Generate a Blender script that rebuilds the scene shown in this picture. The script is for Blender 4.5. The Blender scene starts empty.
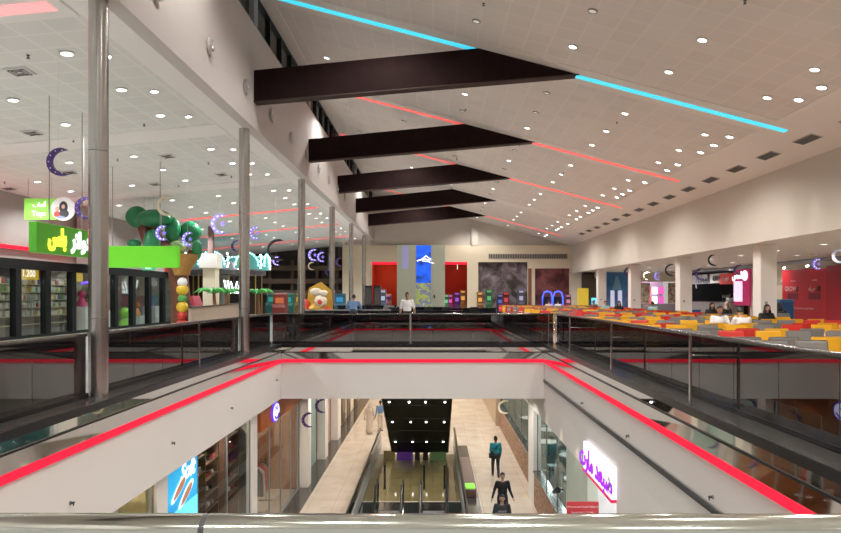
import bpy, bmesh, math, random
from mathutils import Vector, Matrix
random.seed(7)
S = bpy.context.scene
COL = S.collection
EYE = 1.6
F = 650.0
PI = math.pi

def PX(x, y, Y):
    """point at depth Y (m) that the photograph shows at pixel x, y"""
    return Vector(((x-433)/F*Y, Y, EYE-(y-296)/F*Y))

# ------------------------------------------------------------------ materials
MATS = {}
def mat(name, col, rough=.6, metal=0, em=None, es=0, noise=.06, nscale=3, bump=0, spec=.5, col2=None):
    if name in MATS: return MATS[name]
    m = bpy.data.materials.new(name); m.use_nodes = True
    nt = m.node_tree; b = nt.nodes['Principled BSDF']
    if len(col) == 3: col = (*col, 1)
    b.inputs['Roughness'].default_value = rough
    b.inputs['Metallic'].default_value = metal
    b.inputs['Specular IOR Level'].default_value = spec
    tc = nt.nodes.new('ShaderNodeTexCoord')
    nz = nt.nodes.new('ShaderNodeTexNoise'); nz.inputs['Scale'].default_value = nscale
    nz.inputs['Detail'].default_value = 3
    nt.links.new(tc.outputs['Object'], nz.inputs['Vector'])
    mx = nt.nodes.new('ShaderNodeMixRGB'); mx.inputs[1].default_value = col
    c2 = col2 if col2 else tuple(max(0, c*(1-noise*3)) for c in col[:3])
    mx.inputs[2].default_value = (*c2[:3], 1)
    nt.links.new(nz.outputs['Fac'], mx.inputs[0])
    nt.links.new(mx.outputs[0], b.inputs['Base Color'])
    if bump:
        bp = nt.nodes.new('ShaderNodeBump'); bp.inputs['Strength'].default_value = bump
        nt.links.new(nz.outputs['Fac'], bp.inputs['Height']); nt.links.new(bp.outputs[0], b.inputs['Normal'])
    if em:
        b.inputs['Emission Color'].default_value = (*em, 1); b.inputs['Emission Strength'].default_value = es
    MATS[name] = m
    return m

def grid_mat(name, col, line, size, mortar, rough, sizey=None, spec=.5, noise=.05, marble=None):
    if name in MATS: return MATS[name]
    m = bpy.data.materials.new(name); m.use_nodes = True
    nt = m.node_tree; b = nt.nodes['Principled BSDF']
    b.inputs['Roughness'].default_value = rough; b.inputs['Specular IOR Level'].default_value = spec
    tc = nt.nodes.new('ShaderNodeTexCoord')
    br = nt.nodes.new('ShaderNodeTexBrick'); br.offset = 0; br.squash = 1
    br.inputs['Scale'].default_value = 1
    br.inputs['Brick Width'].default_value = size; br.inputs['Row Height'].default_value = sizey or size
    br.inputs['Mortar Size'].default_value = mortar; br.inputs['Mortar Smooth'].default_value = .3
    br.inputs['Color1'].default_value = (*col, 1)
    br.inputs['Color2'].default_value = (*[c*(1-noise) for c in col], 1)
    br.inputs['Mortar'].default_value = (*line, 1)
    nt.links.new(tc.outputs['Object'], br.inputs['Vector'])
    out = br.outputs['Color']
    if marble:
        nz = nt.nodes.new('ShaderNodeTexNoise'); nz.inputs['Scale'].default_value = 1.3; nz.inputs['Detail'].default_value = 8
        nt.links.new(tc.outputs['Object'], nz.inputs['Vector'])
        mx = nt.nodes.new('ShaderNodeMixRGB'); mx.blend_type = 'MULTIPLY'; mx.inputs[0].default_value = 1
        rp = nt.nodes.new('ShaderNodeValToRGB'); rp.color_ramp.elements[0].color = (*marble, 1); rp.color_ramp.elements[0].position = .3
        rp.color_ramp.elements[1].color = (1, 1, 1, 1); rp.color_ramp.elements[1].position = .7
        nt.links.new(nz.outputs['Fac'], rp.inputs[0]); nt.links.new(out, mx.inputs[1]); nt.links.new(rp.outputs[0], mx.inputs[2])
        out = mx.outputs[0]
    nt.links.new(out, b.inputs['Base Color'])
    MATS[name] = m
    return m

def glass_mat(name, tint, refl, rough=.01, k=.5):
    m = bpy.data.materials.new(name); m.use_nodes = True
    nt = m.node_tree; nt.nodes.clear()
    o = nt.nodes.new('ShaderNodeOutputMaterial'); t = nt.nodes.new('ShaderNodeBsdfTransparent')
    g = nt.nodes.new('ShaderNodeBsdfGlossy'); mx = nt.nodes.new('ShaderNodeMixShader')
    fr = nt.nodes.new('ShaderNodeLayerWeight'); fr.inputs['Blend'].default_value = .25
    ma = nt.nodes.new('ShaderNodeMath'); ma.operation = 'MULTIPLY_ADD'
    ma.inputs[1].default_value = k; ma.inputs[2].default_value = refl; ma.use_clamp = True
    t.inputs[0].default_value = (*tint, 1); g.inputs[0].default_value = (.95, .95, .95, 1); g.inputs['Roughness'].default_value = rough
    nt.links.new(fr.outputs['Fresnel'], ma.inputs[0]); nt.links.new(ma.outputs[0], mx.inputs[0])
    nt.links.new(t.outputs[0], mx.inputs[1]); nt.links.new(g.outputs[0], mx.inputs[2]); nt.links.new(mx.outputs[0], o.inputs[0])
    MATS[name] = m
    return m

def mural_mat(name, cols, scale, em=0):
    m = bpy.data.materials.new(name); m.use_nodes = True
    nt = m.node_tree; b = nt.nodes['Principled BSDF']; b.inputs['Roughness'].default_value = .6
    tc = nt.nodes.new('ShaderNodeTexCoord'); nz = nt.nodes.new('ShaderNodeTexNoise')
    nz.inputs['Scale'].default_value = scale; nz.inputs['Detail'].default_value = 6; nz.inputs['Distortion'].default_value = .6
    nt.links.new(tc.outputs['Object'], nz.inputs['Vector'])
    r = nt.nodes.new('ShaderNodeValToRGB'); cr = r.color_ramp
    n = len(cols)
    while len(cr.elements) < n: cr.elements.new(.5)
    for i, c in enumerate(cols):
        cr.elements[i].position = .3+.4*i/(n-1); cr.elements[i].color = (*c, 1)
    nt.links.new(nz.outputs['Fac'], r.inputs[0]); nt.links.new(r.outputs[0], b.inputs['Base Color'])
    if em:
        nt.links.new(r.outputs[0], b.inputs['Emission Color']); b.inputs['Emission Strength'].default_value = em
    MATS[name] = m
    return m

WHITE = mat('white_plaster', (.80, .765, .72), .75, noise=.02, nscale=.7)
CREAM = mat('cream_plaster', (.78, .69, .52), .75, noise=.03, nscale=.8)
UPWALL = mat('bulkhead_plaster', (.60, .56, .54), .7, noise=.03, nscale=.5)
FASCIA = mat('fascia_plaster', (.76, .73, .70), .55, noise=.02, nscale=.6)
SOFFIT = mat('soffit_plaster', (.93, .92, .89), .7, noise=.01)
ROOFT = grid_mat('roof_tiles', (.73, .695, .655), (.76, .715, .67), .6, .03, .8, noise=.06)
LEFTT = grid_mat('side_ceiling_tiles', (.80, .81, .78), (.86, .87, .84), .6, .03, .8, noise=.05)
UFLOOR = grid_mat('upper_floor_tiles', (.52, .50, .48), (.35, .34, .33), .8, .008, .12, marble=(.9, .9, .9))
GFLOOR = grid_mat('ground_floor_marble', (.66, .59, .51), (.42, .37, .32), .9, .008, .07, marble=(.86, .82, .78))
GDARK = mat('dark_granite', (.08, .075, .07), .15, noise=.15, nscale=20)
BEAM = mat('dark_brown_beam', (.024, .012, .012), .85, noise=.2, nscale=4, spec=.1)
STEEL = mat('brushed_steel', (.53, .52, .50), .24, 1, noise=.05, nscale=30)
CHROME = mat('polished_steel', (.82, .87, .80), .10, 1, noise=.02)
RAILM = mat('dark_polished_rail', (.20, .19, .18), .15, 1, noise=.05)
BLACK = mat('black_satin', (.012, .012, .014), .3, noise=.2)
BLACKG = mat('black_gloss_panel', (.010, .011, .015), .08, noise=.2)
DKGREY = mat('dark_grey', (.07, .07, .075), .4)
GREY = mat('mid_grey', (.30, .30, .30), .5)
MIRROR = mat('mirror_steel', (.72, .70, .68), .03, 1, noise=.01, nscale=1.4, bump=.03)
REDLED = mat('red_led', (.35, .0, .005), .6, em=(1, .024, .065), es=.96, spec=.1)
REDL2 = mat('red_cove_led', (.8, .1, .1), .5, em=(1, .12, .11), es=.95)
PINKLED = mat('pink_cove_led', (.8, .3, .3), .5, em=(1, .36, .36), es=.9)
BLUELED = mat('blue_led', (.1, .6, .8), .5, em=(.035, .62, .85), es=1.05)
LAMP = mat('lamp_glow', (1, 1, 1), .5, em=(1, .97, .9), es=6)
LAMPW = mat('lamp_glow_bright', (1, 1, 1), .5, em=(1, .96, 1), es=14)
RING = mat('lamp_ring', (.85, .85, .83), .4)
GLASS = glass_mat('smoked_glass', (.27, .26, .26), .12, k=.75)
SHOPG = glass_mat('shop_glass', (.88, .91, .90), .02, k=.16)
DGLASS = glass_mat('night_window_glass', (.45, .5, .5), .08, k=.3)
GREEN = mat('green_sign', (.13, .55, .02), .5, em=(.13, .62, .015), es=.42, noise=.03)
GREEND = mat('dark_green_sign', (.07, .33, .02), .4, em=(.06, .32, .01), es=.22, noise=.08)
WHITEL = mat('white_letter', (1, 1, 1), .5, em=(.9, .95, 1), es=1.3)
YELLL = mat('yellow_letter', (1, .9, .1), .5, em=(.95, .95, .05), es=1.6)
PURPL = mat('purple_letter', (.25, .02, .6), .5, em=(.30, .02, .75), es=1.0)
WHITEP = mat('white_paint', (.85, .85, .83), .4)
YEL = mat('yellow_plastic', (.85, .45, .02), .4, noise=.03)
RED = mat('red_plastic', (.68, .04, .03), .4, noise=.03)
GRY = mat('grey_plastic', (.22, .21, .20), .45, noise=.03)
WOOD = mat('light_wood', (.66, .42, .30), .35, noise=.1, nscale=12)
ORANGE = mat('orange_panel', (.50, .12, .02), .5, noise=.12, nscale=1.5)
BRICKY = mural_mat('tan_mosaic', [(.05, .025, .015), (.30, .16, .09), (.56, .37, .25)], 9)
REDW = mat('red_wall', (.50, .05, .015), .6)
REDH = mat('red_hoarding', (.55, .015, .03), .45, noise=.08, nscale=1)
SKIN = mat('skin', (.33, .17, .10), .55, noise=.05)
SKINL = mat('skin_light', (.55, .33, .22), .55, noise=.05)
HAIR = mat('black_hair', (.01, .008, .007), .5)

# ------------------------------------------------------------------ mesh kit
class MB:
    def __init__(s): s.b = bmesh.new(); s.mi = 0
    def _tag(s, faces):
        for f in faces: f.material_index = s.mi
    def box(s, x0, x1, y0, y1, z0, z1, bev=0, M=None):
        r = bmesh.ops.create_cube(s.b, size=1)
        vs = r['verts']
        bmesh.ops.scale(s.b, vec=(abs(x1-x0), abs(y1-y0), abs(z1-z0)), verts=vs)
        bmesh.ops.translate(s.b, vec=((x0+x1)/2, (y0+y1)/2, (z0+z1)/2), verts=vs)
        fs = list({f for v in vs for f in v.link_faces}); s._tag(fs)
        if bev:
            es = list({e for v in vs for e in v.link_edges})
            r = bmesh.ops.bevel(s.b, geom=es, offset=bev, segments=2, affect='EDGES', profile=.5)
            s._tag(r['faces']); vs = list({v for f in r['faces'] for v in f.verts})
        if M is not None: bmesh.ops.transform(s.b, matrix=M, verts=[v for v in vs if v.is_valid])
        return s
    def rod(s, a, b, r1, r2=None, n=12, caps=True):
        a, b = Vector(a), Vector(b); r2 = r1 if r2 is None else r2
        d = b-a; L = d.length
        r = bmesh.ops.create_cone(s.b, cap_ends=caps, segments=n, radius1=r1, radius2=r2, depth=L)
        q = d.to_track_quat('Z', 'Y').to_matrix().to_4x4()
        bmesh.ops.transform(s.b, matrix=Matrix.Translation((a+b)/2) @ q, verts=r['verts'])
        fs = {f for v in r['verts'] for f in v.link_faces}; s._tag(fs)
        for f in fs:
            if len(f.verts) == 4: f.smooth = True
        return s
    def ball(s, c, rx, ry=None, rz=None, n=14, M=None):
        ry = rx if ry is None else ry; rz = rx if rz is None else rz
        r = bmesh.ops.create_uvsphere(s.b, u_segments=n, v_segments=max(6, n//2+1), radius=1)
        bmesh.ops.scale(s.b, vec=(rx, ry, rz), verts=r['verts'])
        if M is not None: bmesh.ops.transform(s.b, matrix=M, verts=r['verts'])
        bmesh.ops.translate(s.b, vec=c, verts=r['verts'])
        fs = {f for v in r['verts'] for f in v.link_faces}; s._tag(fs)
        for f in fs: f.smooth = True
        return s
    def path(s, pts, r, n=8, closed=False):
        pts = [Vector(p) for p in pts]; m = len(pts); rings = []
        for i, p in enumerate(pts):
            a = pts[i-1] if (i or closed) else p; c = pts[(i+1) % m] if (i < m-1 or closed) else p
            t = (c-a).normalized(); q = t.to_track_quat('Z', 'Y')
            rr = r[i] if isinstance(r, (list, tuple)) else r
            rings.append([s.b.verts.new(p+q @ Vector((rr*math.cos(2*PI*k/n), rr*math.sin(2*PI*k/n), 0))) for k in range(n)])
        fs = []
        for i in range(m if closed else m-1):
            A, B = rings[i], rings[(i+1) % m]
            off = min(range(n), key=lambda o: (A[0].co-B[o].co).length)
            for k in range(n):
                fs.append(s.b.faces.new((A[k], A[(k+1) % n], B[(k+1+off) % n], B[(k+off) % n])))
        for f in fs: f.smooth = True
        if not closed: fs += [s.b.faces.new(rings[0][::-1]), s.b.faces.new(rings[-1])]
        s._tag(fs); return s
    def prism(s, pts, vec):
        """polygon of 3-D points pushed along vec"""
        vec = Vector(vec); A = [s.b.verts.new(p) for p in pts]; B = [s.b.verts.new(Vector(p)+vec) for p in pts]
        n = len(A); fs = [s.b.faces.new(A), s.b.faces.new(B[::-1])]
        for i in range(n): fs.append(s.b.faces.new((A[i], B[i], B[(i+1) % n], A[(i+1) % n])))
        s._tag(fs); return s
    def lathe(s, prof, n=20, c=(0, 0, 0)):
        rings = [[s.b.verts.new((c[0]+r*math.cos(2*PI*k/n), c[1]+r*math.sin(2*PI*k/n), c[2]+z)) for k in range(n)] for r, z in prof]
        fs = []
        for A, B in zip(rings, rings[1:]):
            for k in range(n): fs.append(s.b.faces.new((A[k], A[(k+1) % n], B[(k+1) % n], B[k])))
        for f in fs: f.smooth = True
        if prof[0][0] > 1e-4: fs.append(s.b.faces.new(rings[0][::-1]))
        if prof[-1][0] > 1e-4: fs.append(s.b.faces.new(rings[-1]))
        s._tag(fs); return s
    def done(s, name, mats, parent=None, origin=None):
        bmesh.ops.recalc_face_normals(s.b, faces=s.b.faces)
        for e in s.b.edges:
            if len(e.link_faces) == 2 and e.calc_face_angle(0) > .6: e.smooth = False
        if origin is not None:
            bmesh.ops.translate(s.b, vec=-Vector(origin), verts=s.b.verts)
        me = bpy.data.meshes.new(name); s.b.to_mesh(me); s.b.free()
        for m in (mats if isinstance(mats, (list, tuple)) else [mats]): me.materials.append(m)
        o = bpy.data.objects.new(name, me); COL.objects.link(o)
        if origin is not None: o.location = origin
        if parent: o.parent = parent
        return o

def tag(o, label=None, cat=None, group=None, kind=None):
    if label: o['label'] = label
    if cat: o['category'] = cat
    if group: o['group'] = group
    if kind: o['kind'] = kind
    return o
def thing(name, label, cat, loc=(0, 0, 0), rz=0, group=None):
    o = bpy.data.objects.new(name, None); COL.objects.link(o); o.empty_display_size = .2
    o.location = loc; o.rotation_euler = (0, 0, rz)
    return tag(o, label, cat, group)
def struct(name, mb, m, origin=None): return tag(mb.done(name, m, None, origin), kind='structure')
def B(x0, x1, y0, y1, z0, z1, bev=0): return MB().box(x0, x1, y0, y1, z0, z1, bev)
def dup(o, parent=None):
    c = o.copy(); COL.objects.link(c)
    if parent: c.parent = parent
    for ch in list(o.children): dup(ch, c)
    return c
def text(name, body, size, m, parent=None, loc=(0, 0, 0), rot=(PI/2, 0, 0), ext=.01, align='CENTER', shear=0, sx=1, off=0):
    c = bpy.data.curves.new(name, 'FONT'); c.body = body; c.size = size; c.extrude = ext; c.offset = off
    c.align_x = align; c.align_y = 'CENTER'; c.shear = shear; c.resolution_u = 3
    t = bpy.data.objects.new(name, c); COL.objects.link(t)
    bpy.context.view_layer.update()
    me = bpy.data.meshes.new_from_object(t.evaluated_get(bpy.context.evaluated_depsgraph_get()))
    bpy.data.objects.remove(t)
    me.materials.clear(); me.materials.append(m)
    o = bpy.data.objects.new(name, me); COL.objects.link(o); o.location = loc; o.rotation_euler = rot; o.scale = (sx, 1, 1)
    if parent: o.parent = parent
    return o
def AR(word):
    """Arabic letters joined in presentation forms, given already in visual order"""
    return word

LF = 1.75
def spot(loc, e, size=150, col=(1, .955, .90), r=.12, blend=.6, tilt=None):
    l = bpy.data.lights.new('downlight', 'SPOT'); l.energy = e*LF; l.color = col; l.spot_size = math.radians(size); l.spot_blend = blend; l.shadow_soft_size = r
    o = bpy.data.objects.new('downlight', l); COL.objects.link(o); o.location = loc
    if tilt: o.rotation_euler = tilt
    return o
def point(loc, e, col=(1, .955, .90), r=.3):
    l = bpy.data.lights.new('lamp', 'POINT'); l.energy = e*1.3; l.color = col; l.shadow_soft_size = r
    o = bpy.data.objects.new('lamp', l); COL.objects.link(o); o.location = loc; return o

# ------------------------------------------------------------------ key sizes
XL, XR, YN, YF = -5.0, 3.67, 1.95, 21.4        # edges of the opening
H = lambda h: EYE+h                            # height relative to the eye
GZ = H(-7.6)                                   # ground floor
ZB = H(-3.38)                                  # underside of the upper slab
BAYS = [10.3, 18.25, 26.2, 34.15, 42.1, 50.05]
roofh = lambda X: H(7.256-.262*X)
lefth = lambda X: H(5.247+.095*X)

# ------------------------------------------------------------------ shell: upper slab around the opening
YE, YB = 54.5, -7
for (x0, x1, y0, y1) in ((-27, XL, YB, 62), (XR, 24, YB, 62), (XL, XR, YF, 62), (XL, XR, YB, YN)):
    struct('floor', B(x0, x1, y0, y1, -.05, 0), UFLOOR)
# slabs' undersides and their white edge (the fascia round the opening)
for (x0, x1, y0, y1) in ((-9.5, XL, YB, 62), (XR, 9, YB, 62), (XL, XR, YF, 62), (XL, XR, YB, YN)):
    struct('ceiling', B(x0, x1, y0, y1, ZB, -.051), FASCIA)
# mirror band and its dark lines, red strip
def band(name, m, z0, z1, t, label=None, cat=None, grp=None):
    r = []
    spec = (('left side', XL, XL+t, YN, YF), ('right side', XR-t, XR, YN, YF), ('far side', XL+t, XR-t, YF-t, YF), ('near side', XL+t, XR-t, YN, YN+t))
    for w, x0, x1, y0, y1 in spec:
        o = B(x0, x1, y0, y1, z0, z1).done(name, m)
        if label: tag(o, label.format(w), cat, grp)
        else: o['kind'] = 'structure'
        r.append(o)
    return r
band('trim_1', MIRROR, H(-1.83), -.09, .012)
for pts, vec in (([(XL, YN, H(-1.85)), (XL+.012, YN, H(-1.85)), (XL+.032, YN, H(-2.07)), (XL, YN, H(-2.07))], (0, YF-YN, 0)),
                 ([(XR, YN, H(-1.85)), (XR-.012, YN, H(-1.85)), (XR-.032, YN, H(-2.07)), (XR, YN, H(-2.07))], (0, YF-YN, 0)),
                 ([(XL+.03, YF, H(-1.85)), (XL+.03, YF-.012, H(-1.85)), (XL+.03, YF-.032, H(-2.07)), (XL+.03, YF, H(-2.07))], (XR-XL-.06, 0, 0)),
                 ([(XL+.03, YN, H(-1.85)), (XL+.03, YN+.012, H(-1.85)), (XL+.03, YN+.032, H(-2.07)), (XL+.03, YN, H(-2.07))], (XR-XL-.06, 0, 0))):
    struct('trim_1', MB().prism(pts, vec), mat('wavy_mirror_steel', (.70, .67, .64), .04, 1, noise=.01, nscale=2.5, bump=.12))
band('trim_2', BLACK, -.09, .02, .03)
band('trim_3', BLACK, H(-1.86), H(-1.83), .03)
band('red_light_strip', REDLED, H(-2.18), H(-2.07), .05, 'glowing red strip light along the top of the white fascia, {} of the opening', 'light strip', 'red strip lights round the opening')
for (x0, x1, y0, y1) in ((-5.52, XL, YN, YF+.6), (XR, 4.3, YN, YF+.6), (XL, XR, YF, YF+.45)):
    struct('trim_4', B(x0, x1, y0, y1, .0, .018), GDARK)
# linear grille on the right fascia
g = thing('slot_grille', 'long thin dark slot grille running along the right white fascia', 'air grille', (XR-.03, 12, H(-2.78)))
B(-.012, .012, -9.5, 9.35, -.055, .055).done('frame', GREY, g)
mb = MB()
for k in range(4): mb.box(-.022, -.012, -9.45, 9.3, -.045+k*.026, -.032+k*.026)
tag(mb.done('slat', DKGREY, g))
# small fascia spotlights
def nozzle(x, y, Y, X, label):
    s = 1 if X < 0 else -1
    p = PX(x, y, abs(X)*F/abs(x-433))
    t = thing('sprinkler', label, 'sprinkler', (X, p.y, p.z), 0 if s > 0 else PI, 'small dark sprinklers on the fascia')
    MB().rod((0, 0, 0), (.012, 0, 0), .03).done('flange', GREY, t)
    MB().rod((.012, 0, 0), (.05, 0, 0), .012).box(.045, .055, -.03, .03, -.006, .006).rod((.05, 0, .02), (.05, 0, -.04), .008).done('nozzle', BLACK, t)
for x, y, w in ((70, 503, 'lowest on the left fascia'), (172, 443, 'halfway along the left fascia'), (231, 408, 'third along the left fascia'), (276, 380, 'last before the far corner on the left fascia')):
    nozzle(x, y, 0, XL, 'small dark sprinkler head ' + w)
for x, y, w in ((583, 403, 'nearest the far corner'), (629, 436, 'halfway along'), (713, 497, 'closest to the near rail')):
    nozzle(x, y, 0, XR, 'small dark sprinkler head on the right fascia, ' + w)

# ------------------------------------------------------------------ left bulkhead, soffit, side ceiling
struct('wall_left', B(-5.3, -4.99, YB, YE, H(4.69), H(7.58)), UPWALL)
struct('ceiling', B(-5.86, -5.3, YB, 62, H(4.69), H(4.8)), SOFFIT)
struct('ceiling', MB().prism([(-5.86, YB, H(4.69)), (-27, YB, lefth(-27)), (-27, YB, lefth(-27)+.1), (-5.86, YB, H(4.8))], (0, 69, 0)), LEFTT)
for Y in BAYS[:3]:          # plain plaster bands across the tiles
    struct('trim_5', MB().prism([(-5.9, Y-.55, lefth(-5.9)-.02), (-27, Y-.55, lefth(-27)-.02), (-27, Y-.55, lefth(-27)+.01), (-5.9, Y-.55, lefth(-5.9)+.01)], (0, 1.1, 0)), SOFFIT)
for i, Y in enumerate([10.4]+BAYS[3:]):
    w = .16 if i == 0 else .12; x0 = -6.1
    tag(MB().prism([(x0, Y-w, lefth(x0)-.035), (-26, Y-w, lefth(-26)-.035), (-26, Y-w, lefth(-26)), (x0, Y-w, lefth(x0))], (0, 2*w, 0)).done('cove_light', PINKLED if i == 0 else REDL2),
        ['pink glowing cove light across the side ceiling, nearest the camera', 'red cove light across the side ceiling above the cartoon tree', 'red cove light on the side ceiling, middle of the far three', 'red cove light on the side ceiling, farthest one'][i], 'cove light')
# clerestory
k = 0
Y = YB
n = 1
for a in [2.35]+BAYS:
    for j in range(5):
        y0 = a+.25+j*1.5
        w = tag(B(-5.12, -5.09, y0, y0+1.44, H(7.62), H(8.49)).done('window_%d' % n, DGLASS), kind='structure')
        fr = MB().box(-5.15, -5.0, y0-.03, y0+.03, H(7.58), H(8.56)).box(-5.15, -5.0, y0, y0+1.5, H(7.58), H(7.63)).box(-5.15, -5.0, y0, y0+1.5, H(8.50), H(8.56))
        fr.done('window_frame', BLACK, w); n += 1
    struct('trim_6', B(-5.3, -4.97, a-.2, a+.2, H(7.58), H(8.56)), GREY)
    if a+8 > YE: break
struct('wall_left', B(-6.3, -6.1, YB, YE, H(7.4), H(8.9)), WHITE)

# ------------------------------------------------------------------ roof
def slab(x0, x1, y0, y1, dz, m, name='ceiling', th=.1):
    return struct(name, MB().prism([(x0, y0, roofh(x0)-dz), (x1, y0, roofh(x1)-dz), (x1, y0, roofh(x1)-dz+th), (x0, y0, roofh(x0)-dz+th)], (0, y1-y0, 0)), m)
slab(-6.3, 11.9, YB, YE, 0, ROOFT)
slab(-5.0, -4.55, YB, YE, .02, WHITE, 'trim_7', .03)
slab(9.37, 11.55, YB, YE, .02, WHITE, 'trim_7', .03)
for i, Y in enumerate([2.35]+BAYS):
    slab(-4.55, 9.37, Y-.55, Y+.55, .02, WHITE, 'trim_7', .03)
LEDM = {10.3: REDL2, 18.25: BLUELED, 26.2: REDL2, 34.15: REDL2, 42.1: None, 50.05: REDL2}
WH = {10.3: 'red cove light across the roof above and behind the camera', 18.25: 'bright blue cove light across the roof at the nearest beam', 26.2: 'long red cove light across the roof at the second beam', 34.15: 'red cove light across the roof at the third beam', 50.05: 'red cove light across the roof at the farthest beam'}
for Y in BAYS[1:]:
    if LEDM[Y] is None: continue
    x0, x1 = -4.9, 9.9
    tag(MB().prism([(x0, Y-.10, roofh(x0)-.05), (x1, Y-.10, roofh(x1)-.05), (x1, Y-.10, roofh(x1)), (x0, Y-.10, roofh(x0))], (0, .20, 0)).done('cove_light', LEDM[Y]), WH[Y], 'cove light')
ORD = ['nearest', 'second', 'third', 'fourth', 'farthest']
for i, Y in enumerate(BAYS[1:]):
    t = thing('roof_beam', 'dark brown tapering roof beam across the hall, %s from the camera' % ORD[i], 'beam', (0, Y, 0), 0, 'dark brown roof beams')
    MB().prism([(-4.99, -.14, H(6.29)), (1.32, -.14, H(6.91)), (4.07, -.14, H(6.19)), (-4.99, -.14, H(5.41))], (0, .28, 0)).done('beam', BEAM, t)
    MB().prism([(-4.99, -.17, H(5.39)), (4.15, -.17, H(6.17)), (4.15, -.17, H(6.20)), (-4.99, -.17, H(5.42))], (0, .34, 0)).done('bottom_flange', mat('beam_flange', (.06, .038, .034), .7, spec=.2), t)
# slot diffusers on the plain right strip
p0 = None
for k in range(17):
    Y = 12.0+k*2.15
    x = 10.62
    if p0 is None:
        t = thing('slot_diffuser', '', 'air diffuser', (x, Y, roofh(x)-.02), 0, 'slot air diffusers along the right side of the roof')
        t.rotation_euler = (0, math.atan(.262), 0)
        B(-.17, .17, -.48, .48, -.02, .005).done('frame', mat('diffuser_frame', (.5, .46, .42), .5), t)
        mb = MB()
        for j in range(9): mb.box(-.14, .14, -.44+j*.1, -.375+j*.1, -.03, -.018)
        mb.done('slat', BLACK, t); p0 = t; o = t
    else:
        o = dup(p0); o.location = (x, Y, roofh(x)-.02)
    o['label'] = 'dark slatted air diffuser in the plain ceiling strip above the right wall'

# ------------------------------------------------------------------ right wall, columns, food hall ceiling
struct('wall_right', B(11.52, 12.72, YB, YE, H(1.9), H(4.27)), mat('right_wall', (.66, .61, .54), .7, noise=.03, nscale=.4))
struct('ceiling', B(12.72, 20.2, YB, 56, H(1.9), H(2.0)), mat('food_ceiling', (.72, .64, .54), .8))
struct('wall_right', B(20.0, 20.2, YB, 36.2, 0, H(1.9)), CREAM)
struct('wall_right', B(20.0, 20.2, 38.2, 41.0, 0, H(1.9)), mat('pale_wall', (.7, .66, .6), .7))
struct('wall_right', B(20.0, 20.2, 36.2, 38.2, 0, H(1.9)), CREAM)
for i, Y in enumerate([8.5, 16.3, 24.1, 31.9, 39.7, 47.5]):
    o = B(12.3-.3, 12.3+.3, Y-.3, Y+.3, 0, H(1.9), .02).done('column', WHITE)
    tag(o, 'square white column at the edge of the food court, ' + ['beyond the frame', 'beyond the frame at right', 'widest, beside the red hoarding', 'behind the seated diners, second from the red hoarding', 'third from the red hoarding', 'farthest, beside the blue mural'][i], 'column', 'white square columns')
    if i > 1:
        sw = B(-.05, .05, -.012, 0, -.05, .05).done('wall_socket', GREY, o); sw.location = (12.2, Y-.3, 1.35)

# ------------------------------------------------------------------ end wall
def wallrect(x0, x1, z0, z1, m, y=YE, th=.3, name='wall_far'): return struct(name, B(x0, x1, y, y+th, z0, z1), m)
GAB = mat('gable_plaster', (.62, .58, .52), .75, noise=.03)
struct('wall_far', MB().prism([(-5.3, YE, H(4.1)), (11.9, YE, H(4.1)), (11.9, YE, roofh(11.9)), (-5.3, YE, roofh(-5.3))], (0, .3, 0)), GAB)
y1 = YE-.35
for x0, x1, z0, z1 in ((-7.4, 11.4, H(2.83), H(4.22)), (-7.4, -5.1, 0, H(2.83)), (-2.8, 1.0, 0, H(2.83)), (2.85, 3.77, 0, H(2.83)), (7.9, 8.5, 0, H(2.83)), (11.4, 12.9, 0, H(4.22)), (8.5, 11.4, H(2.3), H(2.83))):
    wallrect(x0, x1, z0, z1, CREAM, y1, .35)
struct('trim_8', B(3.2, 3.75, YE-.4, YE-.34, H(4.22), H(5.9)), GAB)
# red arcade room behind
struct('wall_far', B(-5.4, 3.1, 58.4, 58.6, 0, H(2.9)), REDW)
struct('wall_left', B(-5.45, -5.25, YE, 58.4, 0, H(2.9)), REDW)
struct('wall_right', B(3.0, 3.2, YE, 58.4, 0, H(2.9)), REDW)
struct('ceiling', B(-5.45, 3.2, YE, 58.4, H(2.84), H(2.94)), REDW)
for x0, x1, w in ((-5.1, -2.8, 'left of the lift shaft'), (1.0, 2.85, 'right of the lift shaft')):
    tag(B(x0, x1, y1-.02, y1+.1, H(2.62), H(2.83)).done('light_strip', REDLED), 'red lit header over the arcade doorway ' + w, 'light strip')
# murals
tag(B(3.77, 7.9, YE-.05, YE-.01, .0, H(2.83)).done('mural', mural_mat('tree_mural', [(.02, .018, .018), (.05, .035, .03), (.16, .13, .15), (.3, .26, .3)], 1.1)), 'dark grey mural of bushy trees on the far wall', 'mural')
tag(B(8.5, 11.4, YE-.05, YE-.01, .0, H(2.3)).done('mural', mural_mat('red_mural', [(.03, .01, .01), (.12, .03, .03), (.28, .08, .08), (.12, .06, .04)], .9)), 'dark red swirling mural on the far wall beside the columns', 'mural')
tag(B(7.92, 8.2, y1-.06, y1, 0, H(2.3)).done('post', mat('brown_post', (.25, .10, .05), .5)), 'brown wooden post between the two dark murals', 'post')
g = thing('wall_grille', 'long horizontal air grille high on the cream far wall', 'air grille', (7.9, y1-.03, H(3.3)))
B(-3.3, 3.3, 0, .03, -.22, .22).done('frame', mat('grille_frame', (.5, .45, .36), .5), g)
mb = MB()
for j in range(46): mb.box(-3.22+j*.141, -3.13+j*.141, -.015, 0, -.17, .17)
mb.done('slat', DKGREY, g)
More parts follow.
